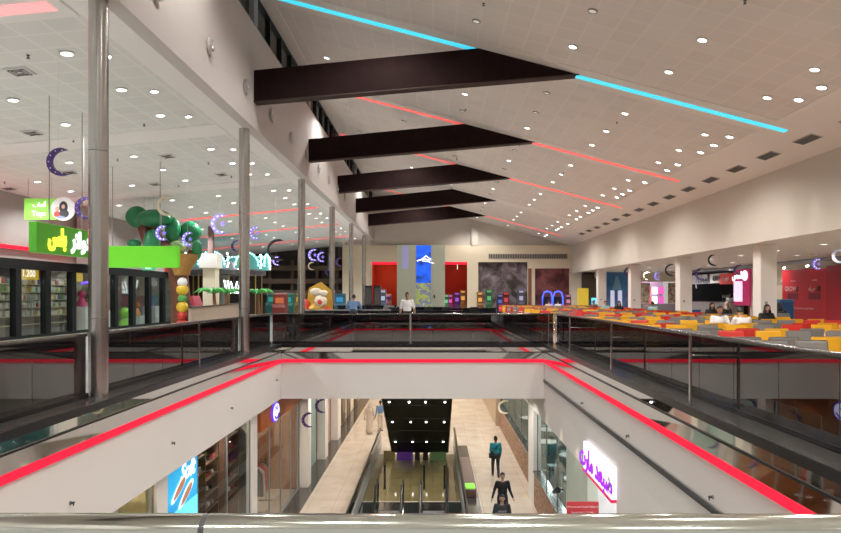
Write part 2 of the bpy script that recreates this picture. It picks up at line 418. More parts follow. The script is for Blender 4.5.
# far left back: dark two-storey store front
struct('wall_far', B(-27, -7.4, 58, 58.2, 0, H(4.4)), mat('dark_store', (.05, .035, .03), .6))
struct('wall_left', B(-7.55, -7.4, YE-.35, 58, 0, H(4.7)), CREAM)
for z, d in ((H(2.25), 1.2), (H(1.1), 1.0), (H(.1), .9)):
    struct('trim_9', B(-15, -7.6, 58-d, 58, z, z+.42), mat('brown_ledge', (.14, .09, .06), .6))
for x in (-14.6, -12.6, -10.4, -8.6):
    struct('trim_9', B(x, x+.25, 57.5, 57.9, 0, H(3.2)), mat('brown_post2', (.20, .14, .09), .6))
struct('wall_left', B(-27.2, -27, YB, 62, 0, H(4)), mat('far_left_wall', (.25, .12, .12), .7))

# ------------------------------------------------------------------ steel columns
for i in range(6):
    Y = 10.3+7.95*i
    t = thing('steel_column', 'tall round brushed steel column, %s from the camera' % ['nearest', 'second', 'third', 'fourth', 'fifth', 'sixth and farthest'][i], 'column', (-5.3, Y, 0), 0, 'round steel columns')
    MB().rod((0, 0, 0), (0, 0, H(4.69)), .146, n=48).done('shaft', STEEL, t)
    for z in (1.25, 3.89): MB().rod((0, 0, z-.005), (0, 0, z+.005), .1466, n=48).done('seam', DKGREY, t)

# ------------------------------------------------------------------ glass balustrades
def balustrade(name, label, a, b, posts, npan, side, zt=1.03, postoff=.3):
    a, b = Vector(a), Vector(b); L = (b-a).length; ang = math.atan2(b.y-a.y, b.x-a.x)
    t = thing(name, label, 'balustrade', a, ang)
    pl = L/npan
    for k in range(npan):
        B(k*pl+.008, (k+1)*pl-.008, -.008, .008, .04, zt-.03).done('glass_panel', GLASS, t)
    MB().path([(0, 0, zt-.035), (L, 0, zt-.035)], .036, 14).done('handrail', RAILM, t)
    B(0, L, -.05, .05, .018, .09, .008).done('base_channel', BLACKG, t)
    for s in posts:
        p = MB().box(s-.03, s+.03, side*postoff-.012, side*postoff+.012, .02, zt-.0).box(s-.06, s+.06, side*postoff-.04, side*postoff+.04, .018, .035)
        p.rod((s, 0, zt-.3), (s, side*postoff, zt-.3), .007).done('post', STEEL, t)
    return t
balustrade('balustrade', 'smoked glass balustrade on the left, from the near corner to the nearest steel column', (-5.42, YN, 0), (-5.42, 10.14, 0), [], 6, -1)
balustrade('balustrade', 'smoked glass balustrade on the left, between the first and second steel columns', (-5.42, 10.46, 0), (-5.42, 18.09, 0), [4.05], 6, -1, postoff=.2)
balustrade('balustrade', 'smoked glass balustrade on the left, from the second steel column to the far corner', (-5.42, 18.41, 0), (-5.42, YF+.2, 0), [], 3, -1)
balustrade('balustrade', 'smoked glass balustrade with dark handrail along the right side of the opening', (4.12, YN, 0), (4.12, YF+.2, 0), [3.4, 7.55, 11.75, 15.95, 19.2], 17, 1, postoff=.36)
balustrade('balustrade', 'smoked glass balustrade with dark handrail across the far side of the opening', (-5.36, YF+.3, 0), (4.02, YF+.3, 0), [4.61, 9.6], 7, -1, postoff=.06)
# near rail
t = thing('balustrade', 'thick polished steel handrail on glass across the bottom of the view', 'balustrade', (XL, 1.70, 0))
MB().path([(-.6, 0, H(-.568)-.05), (4.40, 0, H(-.570)-.05)], .05, 28).done('handrail', CHROME, t)
MB().path([(4.415, 0, H(-.570)-.05), (8.67+.4, 0, H(-.576)-.05)], .05, 28).done('handrail', CHROME, t)
MB().path([(4.399, 0, H(-.57)-.05), (4.416, 0, H(-.57)-.05)], .0488, 28).done('handrail_joint', DKGREY, t)
for k in range(6): B(-.55+k*1.55, .97+k*1.55, -.008, .008, .04, .92).done('glass_panel', GLASS, t)
B(-.55, 8.75, -.05, .05, .0, .08, .008).done('base_channel', BLACKG, t)
# ------------------------------------------------------------------ ground floor
VX0, VX1, VY0, VY1 = -2.62, 1.05, 7.0, 24.0
for (x0, x1, y0, y1) in ((-12, VX0, YB, 60), (VX1, 12, YB, 60), (VX0, VX1, VY1, 60), (VX0, VX1, YB, VY0)):
    struct('floor', B(x0, x1, y0, y1, GZ-.5, GZ), GFLOOR)
for (x0, x1, y0, y1) in ((-5.4, -4.68, YB, 50), (-3.04, VX0, YB, 33), (VX1, 1.72, YB, 33)):
    struct('trim_10', B(x0, x1, y0, y1, GZ, GZ+.006), GDARK)
for x0, x1 in ((VX0, VX0+.02), (VX1-.02, VX1)):
    struct('wall_left' if x0 < 0 else 'wall_right', B(x0, x1, VY0, VY1, H(-12.6), GZ-.01), mat('well_side', (.55, .57, .56), .5))
struct('wall_far', B(VX0, VX1, VY1-.02, VY1, H(-12.6), GZ-.01), mat('well_end', (.10, .12, .11), .3))
struct('wall_near', B(VX0, VX1, VY0, VY0+.02, H(-12.6), GZ-.01), mat('well_end', (.1, .12, .11), .3))
struct('wall_near', B(-12, 12, YB-.2, YB, GZ, ZB), mat('near_store', (.10, .085, .075), .5))
struct('floor', B(-6, 5, 0, 30, H(-12.7), H(-12.6)), mat('basement_floor', (.28, .33, .24), .12))
struct('wall_far', B(-5.6, 4.6, 56, 56.2, GZ, ZB), CREAM)
struct('floor', B(VX0+.05, VX1-.05, VY1+.1, 31.2, GZ, GZ+.008), grid_mat('yellow_marble', (.24, .205, .10), (.14, .12, .06), .9, .01, .08, marble=(.8, .8, .7)))

def gbal(name, label, x, y0, y1, n):
    t = thing(name, label, 'balustrade', (x, y0, GZ), PI/2)
    L = y1-y0
    for k in range(n): B(k*L/n+.01, (k+1)*L/n-.01, -.008, .008, .12, .98).done('glass_panel', GLASS, t)
    MB().path([(0, 0, 1), (L, 0, 1)], .05, 10).done('handrail', BLACK, t)
    B(0, L, -.03, .03, .13, .62).done('skirt_panel', mat('frosted_skirt', (.48, .50, .49), .4), t)
    B(0, L, -.05, .05, .007, .13).done('base_channel', STEEL, t)
gbal('balustrade', 'ground floor glass balustrade left of the escalators', VX0, 7, 32.5, 14)
gbal('balustrade', 'ground floor glass balustrade right of the escalators', VX1, 7, 32.5, 14)

# escalators: built in a slanted frame, origin at the top landing, going down along +Y
def escalator(name, label, loc, rz, run, rise, grp, nst):
    t = thing(name, label, 'escalator', loc, rz, grp)
    sl = rise/run
    hw = .40
    MB().prism([(-hw, 0, -.02), (-hw, run, -rise-.02), (-hw, run, -rise-.3), (-hw, .5, -.9)], (2*hw, 0, 0)).done('truss', DKGREY, t)
    mb = MB()
    for k in range(nst):
        y = run*k/nst; z = -rise*k/nst
        mb.box(-hw+.02, hw-.02, y, y+run/nst+.02, z-rise/nst, z-.005)
    mb.done('steps', GREY, t)
    for s in (-1, 1):
        MB().prism([(s*(hw+.06)-.012, -.6, 0), (s*(hw+.06)-.012, 0, .0), (s*(hw+.06)-.012, run, -rise), (s*(hw+.06)-.012, run, -rise+.85), (s*(hw+.06)-.012, 0, .85), (s*(hw+.06)-.012, -.6, .85)], (.024, 0, 0)).done('balustrade_glass', GLASS, t)
        MB().path([(s*(hw+.06), -.55, .1), (s*(hw+.06), -.75, .35), (s*(hw+.06), -.7, .75), (s*(hw+.06), -.5, .9), (s*(hw+.06), 0, .9), (s*(hw+.06), run, -rise+.9)], .045, 10).done('handrail', BLACK, t)
        MB().prism([(s*(hw+.06)-.05, -.5, -.03), (s*(hw+.06)-.05, 0, -.03), (s*(hw+.06)-.05, run, -rise-.03), (s*(hw+.06)-.05, run, -rise+.13), (s*(hw+.06)-.05, 0, .1), (s*(hw+.06)-.05, -.5, .1)], (.1, 0, 0)).done('skirt', STEEL, t)
    B(-hw, hw, -.9, 0, -.02, .008).done('landing_plate', STEEL, t)
    return t
escalator('escalator', 'left one of the two lower escalators sinking below the ground floor', (-1.55, 23.0, GZ), PI, 8.4, 4.85, 'lower escalators', 30)
escalator('escalator', 'right one of the two lower escalators sinking below the ground floor', (.02, 23.0, GZ), PI, 8.4, 4.85, 'lower escalators', 30)

# upper pair: the black clad underside comes down to the ground floor behind the white fascia
t = thing('escalator', 'black clad pair of escalators seen from below with rows of small white lights', 'escalator', (-.6, 23.45, H(-3.39)))
run = 6.6; rise = 3.85; hw = 1.3
MB().prism([(-hw, 0, 0), (-hw, run, -rise), (-hw, run+.8, -rise), (-hw, 1.2, -.0)], (2*hw, 0, 0)).done('clad_underside', mat('black_cladding', (.008, .009, .010), .4, spec=.15), t)
for s in (-1, 1):
    MB().prism([(s*hw-.02, 0.0, 0), (s*hw-.02, run, -rise), (s*hw-.02, run+1.6, -rise), (s*hw-.02, 1.7, -.0)], (.04, 0, 0)).done('side_panel', BLACKG, t)
    MB().path([(s*hw, 1.8, -.02), (s*hw, run+1.6, -rise+.9)], .04, 8).done('handrail', RAILM, t)
for y in (1.03, 2.96, 5.2):
    for x in (-1.05, -.3, .32, 1.05):
        M = Matrix.Translation((x, y, -y*rise/run)) @ Matrix.Rotation(-math.atan(rise/run), 4, 'X')
        o = MB().rod((0, 0, -.02), (0, 0, .01), .035).done('small_lamp', LAMPW, t); o.matrix_local = M
for j in range(1, 5):
    y = j*1.3
    o = B(-hw+.01, hw-.01, y-.008, y+.008, -y*rise/run-.012, -y*rise/run+.0).done('panel_joint', DKGREY, t)
for k, (x0, x1, m) in enumerate(((384, 395, mat('ochre_panel', (.25, .2, .08), .4)), (397, 413, mat('purple_panel', (.10, .03, .22), .4, em=(.12, .03, .3), es=.15)), (415, 420, BLACK), (423, 428, BLACK), (430, 446, mat('green_panel', (.20, .38, .16), .4)))):
    Y = 30.2
    B((x0-433)/F*Y+.6, (x1-433)/F*Y+.6, run+.02-.1, run+.1-.1, -rise-.34, -rise+.1).done('access_panel', m, t)
for i, x in enumerate((-1.9, -.35, .45)):
    o = MB().rod((0, 0, 0), (0, 0, .9), .04).ball((0, 0, .9), .05).rod((0, 0, 0), (0, 0, .02), .09).done('bollard', BLACK)
    o.location = (x, 25.6, GZ+.008); tag(o, 'short dark bollard at the escalator landing, ' + ['leftmost', 'middle', 'rightmost'][i] + ' of three', 'bollard', 'bollards at the escalator landing')

# ------------------------------------------------------------------ ground floor, left shops
XS = -5.3
def shop(y0, y1, wallm, name):
    struct('wall_left', B(-9.3, -9.1, y0, y1, GZ, ZB), wallm)
    struct('wall_near', B(-9.1, XS-.1, y0, y0+.1, GZ, ZB), wallm)
    struct('wall_far', B(-9.1, XS-.1, y1-.1, y1, GZ, ZB), wallm)
def front(y0, y1, n, label, top=ZB-.0, m=BLACK):
    t = thing('shop_window', label, 'shop window', (XS, y0, GZ))
    L = y1-y0; Hh = top-GZ
    for k in range(n): B(-.006, .006, k*L/n+.02, (k+1)*L/n-.02, .1, Hh-.02).done('glass_pane', SHOPG, t)
    mb = MB()
    for k in range(n+1):
        y = k*L/n; mb.box(-.02, .02, max(0, y-.02), min(L, y+.02), .006, Hh)
    mb.box(-.02, .02, 0, L, .006, .1).box(-.02, .02, 0, L, Hh-.03, Hh-.002)
    mb.done('frame', m, t)
YW = mat('warm_yellow_wall', (.75, .62, .32), .6); DS = mat('shoe_shop_wall', (.035, .028, .026), .5); OW = mat('orange_wall', (.30, .12, .05), .5)
shop(8.0, 12.3, YW, 'a'); front(8.0, 12.3, 2, 'clear shop window with handbags, nearest on the ground floor left', m=STEEL)
shop(14.6, 18.8, DS, 'b'); front(14.6, 18.8, 2, 'dark window of the shoe shop beside the blue light box', m=GREY)
shop(19.5, 25.7, OW, 'c'); front(19.5, 25.7, 4, 'window of the orange fronted shop beyond the white pillar', top=H(-4.1), m=GREY)
def pillar(y0, y1, label, x0=-5.75, x1=-4.98):
    tag(B(x0, x1, y0, y1, GZ, ZB, .01).done('pillar', WHITE, None, ((x0+x1)/2, (y0+y1)/2, GZ)), label, 'pillar', 'white pillars between the ground floor shops')
pillar(12.3, 12.8, 'slim white pillar between the handbag shop and the blue light box', -5.6, -5.22)
pillar(18.8, 19.4, 'white pillar between the shoe shop and the orange shop', -5.6, -5.24)
pillar(25.75, 26.4, 'broad white pillar beyond the orange shop', -5.38, -4.95)
pillar(30.2, 31.0, 'second broad white pillar along the left walkway', -5.38, -5.0)
pillar(34.2, 35.2, 'third white pillar along the left walkway, beside the pink shop', -5.38, -5.0)
for y0, y1, m in ((27.5, 30, mat('teal_glass_wall', (.30, .45, .42), .1)), (31.6, 35, mat('pink_wall', (.55, .35, .33), .5)), (37.2, 44, CREAM), (44, 56, mat('tan_wall', (.5, .38, .25), .6))):
    struct('wall_left', B(-5.7, -5.4, y0, y1, GZ, ZB), m)
for y0 in (38.2, 40.6, 44.5):
    tag(B(-5.39, -5.34, y0, y0+1.5, GZ, H(-4.3)).done('doorway', mat('dark_door', (.10, .06, .04), .3)), 'dark doorway in the cream wall at the end of the left walkway', 'doorway', 'dark doorways on the left walkway')
# orange fascia and oval signs
tag(B(-5.42, -5.16, 19.45, 25.7, H(-4.1), H(-3.385)).done('shop_fascia', ORANGE), 'orange fascia board over the shop window beyond the white pillar', 'fascia')
for y, z, lab in ((21.2, -3.78, 'larger oval white sign with blue marks on the orange fascia'), (25.2, -3.62, 'smaller oval white sign with blue marks by the broad white pillar')):
    k = 1 if y < 22 else .7
    t = thing('oval_sign', lab, 'sign', (-5.14, y, H(z)))
    t.rotation_euler = (PI/2, 0, PI/2)
    MB().lathe([(0, -.02), (.46*k, -.02), (.46*k, .03), (0, .03)], 28).done('border', mat('blue_led', (.1, .02, .8)) if 0 else mat('blue_border', (.08, .02, .7), .4, em=(.10, .03, .95), es=1.2), t).scale = (1, .68, 1)
    MB().lathe([(0, .02), (.40*k, .02), (.40*k, .04), (0, .04)], 28).done('face', mat('white_face', (.9, .9, 1), .4, em=(.75, .85, 1), es=1.1), t).scale = (1, .68, 1)
    text('letter', 'N', .28*k, mat('blue_mark', (.05, .01, .5), .4, em=(.05, .01, .6), es=.8), t, (-.02, .12*k, .045), (0, 0, 0), .006, sx=1.5)
    MB().path([(-.26*k, -.09*k, .045), (-.12*k, -.19*k, .045), (.08*k, -.2*k, .045), (.27*k, -.08*k, .045)], .03*k, 8).done('swoosh', MATS['blue_mark'], t)
# blue light box with shoes
t = thing('light_box', 'tall glowing blue poster of a pair of ballet shoes', 'light box', (-5.29, 12.86, GZ+.006))
B(-.25, -.01, 0, 1.72, .0, 4.2).done('case', DKGREY, t)
B(-.01, .02, .05, 1.67, .3, 4.18).done('poster', mural_mat('blue_poster', [(.01, .16, .42), (.02, .32, .62), (.05, .42, .68)], .8, .9), t)
B(.02, .026, .05, 1.67, .3, 3.18).done('poster_base', mat('cyan_band', (.1, .6, .7), .5, em=(.18, .75, .85), es=.9), t)
PW = mat('poster_white', (.9, .95, 1), .5, em=(.85, .93, 1), es=1)
text('lettering', 'Soft', .50, PW, t, (.03, 1.08, 3.86), (PI/2, 0, PI/2), .006, shear=.3, off=.012)
for yy, zz, r in ((.60, 3.60, -.75), (.98, 3.38, -1.05)):
    for nm, m, k, dx in (('shoe_outline', PW, 1, .03), ('shoe_inside', mat('shoe_brown', (.45, .2, .12), .5, em=(.40, .2, .13), es=.6), .76, .04)):
        pts = []
        for q in range(24):
            a = 2*PI*q/24; u = .46*k*math.cos(a); v = .11*k*math.sin(a)*(1+.25*math.cos(a))
            pts.append((dx, yy+u*math.sin(-r)*.8, zz+u*math.cos(r)*.8+v*.5) if 0 else (dx, yy+u*math.cos(.45)-v*math.sin(.45), zz-.0+u*math.sin(.45)+v*math.cos(.45)))
        MB().prism(pts, (.008, 0, 0)).done(nm, m, t)
# handbag shop
HB = {'red': mat('red_leather', (.6, .03, .03), .4), 'brown': mat('brown_leather', (.12, .05, .03), .4), 'green': mat('green_leather', (.25, .4, .15), .4), 'cream': mat('cream_leather', (.7, .6, .45), .4)}
def handbag(loc, s, c, label):
    t = thing('handbag', label, 'handbag', loc, 0, 'handbags in the shop window')
    MB().prism([(-.06*s, -.22*s, 0), (-.06*s, .22*s, 0), (-.04*s, .17*s, .3*s), (-.04*s, -.17*s, .3*s)], (.13*s, 0, 0)).done('bag', HB[c], t)
    MB().path([(0, -.1*s, .29*s), (0, -.09*s, .42*s), (0, 0, .48*s), (0, .09*s, .42*s), (0, .1*s, .29*s)], .012*s, 6).done('handle', HB[c], t)
sh = thing('display_shelf', 'pale display shelving with handbags behind the nearest left shop window', 'shelf', (-6.1, 10.9, GZ))
for z in (1.7, 2.45, 3.2, 3.8): B(-.2, .2, -1.3, 1.3, z, z+.03).done('shelf', WHITEP, sh)
for y in (-1.3, 1.27): B(-.2, .2, y, y+.03, 0, 4.0).done('upright', WHITEP, sh)
for i, (y, z, s, c) in enumerate(((10.9, 2.48, 1.2, 'brown'), (11.65, 2.48, 1.3, 'red'), (10.2, 2.48, 1, 'cream'), (11.6, 3.23, .9, 'brown'), (10.9, 3.23, .9, 'green'), (10.2, 3.23, .9, 'red'), (11.0, 1.73, 1.2, 'green'), (11.7, 1.73, 1.1, 'cream'))):
    lev = {2.48: 'middle', 3.23: 'upper', 1.73: 'lower'}[z]
    handbag((-6.1, y, GZ+z), s, c, '%s handbag on the %s display shelf in the nearest shop, %s' % (c, lev, 'toward the pillar' if y > 11.3 else 'in mid shelf' if y > 10.5 else 'toward the camera'))
# shoe shop racks and shoes
def shoe(m):
    return MB().box(-.05, .05, -.14, .14, 0, .025, .01).prism([(-.045, -.14, .02), (-.045, .14, .02), (-.045, .13, .05), (-.045, .02, .07), (-.045, -.06, .13), (-.045, -.14, .14)], (.09, 0, 0)).done('shoe', m)
sm = [mat('shoe_tan', (.35, .2, .12), .4), mat('shoe_black', (.03, .03, .03), .3), mat('shoe_red', (.35, .05, .04), .4), mat('shoe_white', (.6, .6, .58), .4)]
protos = [shoe(m) for m in sm]; first = [True]*4
cn = ['tan', 'black', 'dark red', 'white']
for j, (xx, y0) in enumerate(((-5.8, 15.35), (-5.95, 16.75), (-5.8, 18.05))):
    t = thing('shoe_rack', 'tall brown shoe rack in the dark shop, ' + ['nearest the light box', 'in the middle', 'deepest inside'][j], 'shoe rack', (xx, y0, GZ))
    WD = mat('rack_wood', (.16, .08, .05), .4)
    B(-.22, .22, -.62, -.58, 0, 3.9).done('upright', WD, t); B(-.22, .22, .58, .62, 0, 3.9).done('upright', WD, t)
    for z in (2.1, 2.5, 2.9, 3.3, 3.7): B(-.22, .22, -.58, .58, z, z+.03).done('shelf', WD, t)
    for z in (2.1, 2.5, 2.9, 3.3, 3.7):
        for q in range(5):
            k = random.randrange(4)
            o = protos[k] if first[k] else dup(protos[k]); first[k] = False
            o.location = (xx+random.uniform(-.03, .06), y0-.45+q*.22, GZ+z+.03); o.rotation_euler = (0, 0, PI/2+random.uniform(-.3, .3)) if 0 else (0, 0, random.choice((.9, 1.2, 1.9)))
            o.scale = (.8, .8, .8)
            tag(o, '%s shoe standing on a rack in the dark shoe shop' % cn[k], 'shoe', '%s shoes on the shop racks' % cn[k])
spt = None
# mannequin stand in the orange shop
def clothes_rail(x, y, cols, lab):
    t = thing('clothes_rail', lab, 'clothes rail', (x, y, GZ))
    MB().rod((0, -.7, 0), (0, -.7, 1.6), .02).rod((0, .7, 0), (0, .7, 1.6), .02).rod((0, -.7, 1.6), (0, .7, 1.6), .02).box(-.25, .25, -.73, -.67, 0, .04).box(-.25, .25, .67, .73, 0, .04).done('rail', STEEL, t)
    for i, c in enumerate(cols):
        yy = -.55+i*1.1/(len(cols)-1)
        o = MB().prism([(-.24, yy-.03, .55), (.24, yy-.03, .55), (.2, yy-.03, 1.35), (.05, yy-.03, 1.5), (-.05, yy-.03, 1.5), (-.2, yy-.03, 1.35)], (0, .06, 0)).done('garment', c, t)
clothes_rail(-6.2, 21.0, [HB['red'], sm[1], HB['red'], sm[3], sm[1], sm[2]], 'rail of red and black clothes in the orange shop, nearer the camera')
clothes_rail(-6.2, 23.4, [sm[1], sm[3], HB['red'], sm[0], sm[1]], 'rail of mixed clothes in the orange shop, farther from the camera')

# ------------------------------------------------------------------ ground floor, right side
XW = 3.67
wr = lambda y0, y1, z0, z1, m=WHITE, x0=XW, x1=XW+.25: struct('wall_right', B(x0, x1, y0, y1, z0, z1), m)
wr(-2, 56, H(-4.15), ZB-.001)
wr(-2, 13.0, GZ, H(-4.15)); 
wr(15.45, 17.9, GZ, H(-4.15), mat('mint_wall', (.62, .70, .60), .5))
wr(23.6, 24.9, GZ, H(-4.15), WHITE, XW-.02, XW+.25); wr(38, 56, GZ, H(-4.15), mat('tan_wall', (.5, .38, .25), .6))
wr(17.9, 23.6, GZ, H(-6.4), BRICKY); wr(24.9, 38, GZ, H(-6.4), BRICKY, XW+.2, XW+.4)
struct('trim_11', B(XW-.04, XW+.28, 17.9, 23.6, H(-6.4), H(-6.34)), GDARK)
struct('trim_11', B(XW+.16, XW+.44, 24.9, 38, H(-6.4), H(-6.34)), GDARK)
def rfront(y0, y1, x, n, label):
    t = thing('shop_window', label, 'shop window', (x, y0, H(-6.34)))
    L = y1-y0
    for k in range(n): B(-.006, .006, k*L/n+.01, (k+1)*L/n-.01, 0, 2.18).done('glass_pane', SHOPG, t)
    mb = MB()
    for k in range(n+1): mb.box(-.02, .02, max(0, k*L/n-.015), min(L, k*L/n+.015), 0, 2.18)
    mb.done('frame', STEEL, t)
rfront(17.95, 23.55, XW+.12, 3, 'restaurant window above the tan mosaic wall, nearer one')
rfront(24.95, 37.9, XW+.3, 6, 'restaurant window above the mosaic wall beyond the white pier')
struct('trim_12', B(XW+.45, 8.5, 15.6, 39.9, GZ, GZ+.01), mat('teal_floor', (.06, .11, .11), .3))
TEAL = mat('teal_wall', (.16, .34, .33), .5, noise=.2, nscale=.8)
struct('wall_right', B(8.5, 8.7, 15.5, 40, GZ, ZB), TEAL)
struct('wall_far', B(XW+.4, 8.5, 40, 40.2, GZ, ZB), TEAL)
for i, Y in enumerate((18.8, 20.7, 22.6, 26, 28.4, 31, 34)):
    t = thing('dining_table', 'round white restaurant table behind the teal window, ' + ['nearest', 'second', 'third', 'fourth', 'fifth', 'sixth', 'farthest'][i] + ' from the camera', 'table', (5.0+.5*(i % 2), Y, GZ), 0, 'restaurant tables behind the glass')
    MB().lathe([(0, 1.22), (.45, 1.22), (.46, 1.25), (0, 1.25)], 20).done('tabletop', WHITEP, t)
    MB().rod((0, 0, 0), (0, 0, 1.22), .04).lathe([(0, 0), (.3, 0), (.28, .03), (0, .04)]).done('pedestal', STEEL, t)
    for j, dx in enumerate((-.7, .7)):
        c = thing('dining_chair', 'pale blue restaurant chair behind the teal glass', 'chair', (t.location.x+dx, Y, GZ), PI/2*(1 if dx > 0 else -1), 'pale blue restaurant chairs')
        BL = mat('pale_blue', (.35, .5, .55), .4)
        B(-.2, .2, -.2, .2, .8, .84, .01).done('seat', BL, c); B(-.2, .2, .18, .21, .95, 1.4, .01).done('backrest', BL, c)
        for a in (-.17, .17):
            MB().rod((a, -.17, 0), (a, -.17, .8), .015).done('leg', STEEL, c); MB().rod((a, .18, 0), (a, .19, 1.3), .015).done('leg', STEEL, c)
for i, (Y, z) in enumerate(((19.6, -4.9), (21.6, -5.1), (27, -4.8), (30, -4.8))):
    t = thing('pendant_lamp', 'glass pendant lamp in the teal restaurant, ' + ['nearest', 'second', 'third', 'farthest'][i], 'lamp', (4.6, Y, H(z)), 0, 'pendant lamps in the restaurant')
    MB().ball((0, 0, 0), .16).done('globe', mat('teal_glow', (.3, .6, .6), .3, em=(.4, .8, .8), es=1.5), t)
    MB().rod((0, 0, .15), (0, 0, ZB-H(z)), .01).done('cord', BLACK, t)
# wall picture panels in restaurant
for i, (Y, z) in enumerate(((17, -5), (19.2, -5.2), (21.4, -5), (24, -5.1), (27.5, -5))):
    tag(B(8.42, 8.49, Y-.6, Y+.6, H(z)-.6, H(z)+.6).done('wall_picture', mural_mat('picture_%d' % i, [(.03, .05, .06), (.25, .35, .4), (.6, .6, .62)][::(1 if i % 2 else -1)], 2.5)), 'framed abstract picture on the teal restaurant wall, ' + ['nearest', 'second', 'third', 'fourth', 'farthest'][i], 'picture', 'pictures on the teal wall')
# bright shop with purple lettering
struct('wall_right', B(7.6, 7.8, 12.5, 15.6, GZ, ZB), mat('bright_shop', (.8, .82, .84), .5))
struct('wall_far', B(XW+.25, 7.6, 15.45, 15.55, GZ, ZB), MATS['bright_shop'])
struct('wall_near', B(XW+.25, 7.6, 12.9, 13.0, GZ, ZB), MATS['bright_shop'])
t = thing('shop_sign', 'glowing white sign with purple Arabic lettering on the right ground floor wall', 'sign', (XW-.1, 14.2, H(-3.77)))
B(0, .09, -1.22, 1.22, -.30, .33).done('panel', mat('white_glow', (.9, .88, .95), .4, em=(.95, .88, 1), es=1.25), t)
B(-.02, .09, -1.24, 1.24, -.36, -.30).done('red_edge', mat('crimson_edge', (.6, .02, .08), .4, em=(.7, .02, .1), es=.7), t)
text('lettering', '\uFE95\uFEAD\uFE8E\uFEE3 \uFEAA\uFECC\uFE92\uFEBB', .60, PURPL, t, (-.02, .1, -.02), (PI/2, 0, -PI/2), .012, off=.012)
MB().path([(-.03, -1.1, .12), (-.03, -1.16, 0), (-.03, -1.1, -.12)], .02, 8).done('bracket_mark', MATS['mid_grey'], t)
for i, (Y, z) in enumerate(((13.4, -5.2), (14.1, -4.9), (14.7, -5.3), (15.1, -4.8))):
    t = thing('clothes_display', 'hanging display of %s clothes in the bright shop under the purple sign' % ['black', 'brown', 'white', 'pale blue'][i], 'clothes', (5.0+.3*i, Y, GZ))
    MB().rod((0, 0, 0), (0, 0, H(z)+.6-GZ), .02).lathe([(0, 0), (.25, 0), (.2, .03), (0, .04)]).done('stand', STEEL, t)
    zz = H(z)-GZ
    MB().prism([(-.25, -.06, zz-.5), (.25, -.06, zz-.5), (.2, -.06, zz+.35), (.05, -.06, zz+.5), (-.05, -.06, zz+.5), (-.2, -.06, zz+.35)], (0, .12, 0)).done('garment', [sm[1], sm[0], WHITEP, MATS['pale_blue']][i], t)
point((5.5, 14.2, H(-4.1)), 90, (1, 1, 1), .2)
# small red notice on a wall bracket
t = thing('notice_sign', 'small red notice with two lines of white text below the mint wall', 'sign', (XW-.0, 14.35, H(-4.76)))
B(-.72, -.02, -.012, .012, -.27, .22).done('board', mat('notice_red', (.5, .04, .05), .5, em=(.5, .04, .05), es=.25), t)
MB().rod((-.02, 0, .2), (-.02, 0, -.25), .012).done('bracket', GREY, t)
text('lettering', 'Women and Youth Salon in', .062, WHITEP, t, (-.37, -.016, .11), ext=.004)
text('lettering', 'South Mall 1.2.3.4th', .062, WHITEP, t, (-.37, -.016, -.02), ext=.004)
# security camera like black spotlight
t = thing('wall_spotlight', 'black spotlight on the pier beside the restaurant glass', 'spotlight', (XW-.03, 18.3, H(-5.45)))
MB().rod((.03, 0, 0), (-.15, 0, 0), .02).done('arm', BLACK, t); MB().rod((-.15, -.12, .02), (-.2, .12, -.1), .09, .07).done('head', BLACK, t)
for Y, e in ((16.0, 45), (17.6, 45), (22.5, 60), (10.6, 70), (24.2, 40)):
    point((-5.62 if 15 < Y < 18 else -6.6, Y, H(-3.6)), e*(.35 if 15 < Y < 18 else 1), (1, .85, .7), .1)  # fill without fittings, added to brighten the left shop interiors
for Y in (19.5, 22.5, 27, 31, 35): point((5.6, Y, H(-3.8)), 60, (.85, 1, 1), .2)  # added fill to brighten the teal restaurant, separate from its pendants
for Y in (25.5, 24.4, 20.9, 18.6, 16.5, 11.2, 29, 33):
    spot((XW-.16, Y, ZB-.03), 22, 45, (1, .85, .6), .02, .5)
# planter on the dark strip; its green reflection is a painted glow
t = thing('planter_box', 'low dark planter beside the right ground floor balustrade', 'planter', (1.42, 27.0, GZ+.006))
B(-.22, .22, -2.5, 2.5, 0, .3, .02).done('box', mat('brown_planter', (.16, .09, .07), .4), t)
B(-.18, .18, -2.4, -1.8, .3, .34).done('green_reflection', mat('painted_green_reflection', (.2, .6, .05), .5, em=(.2, .8, .05), es=.8), t)
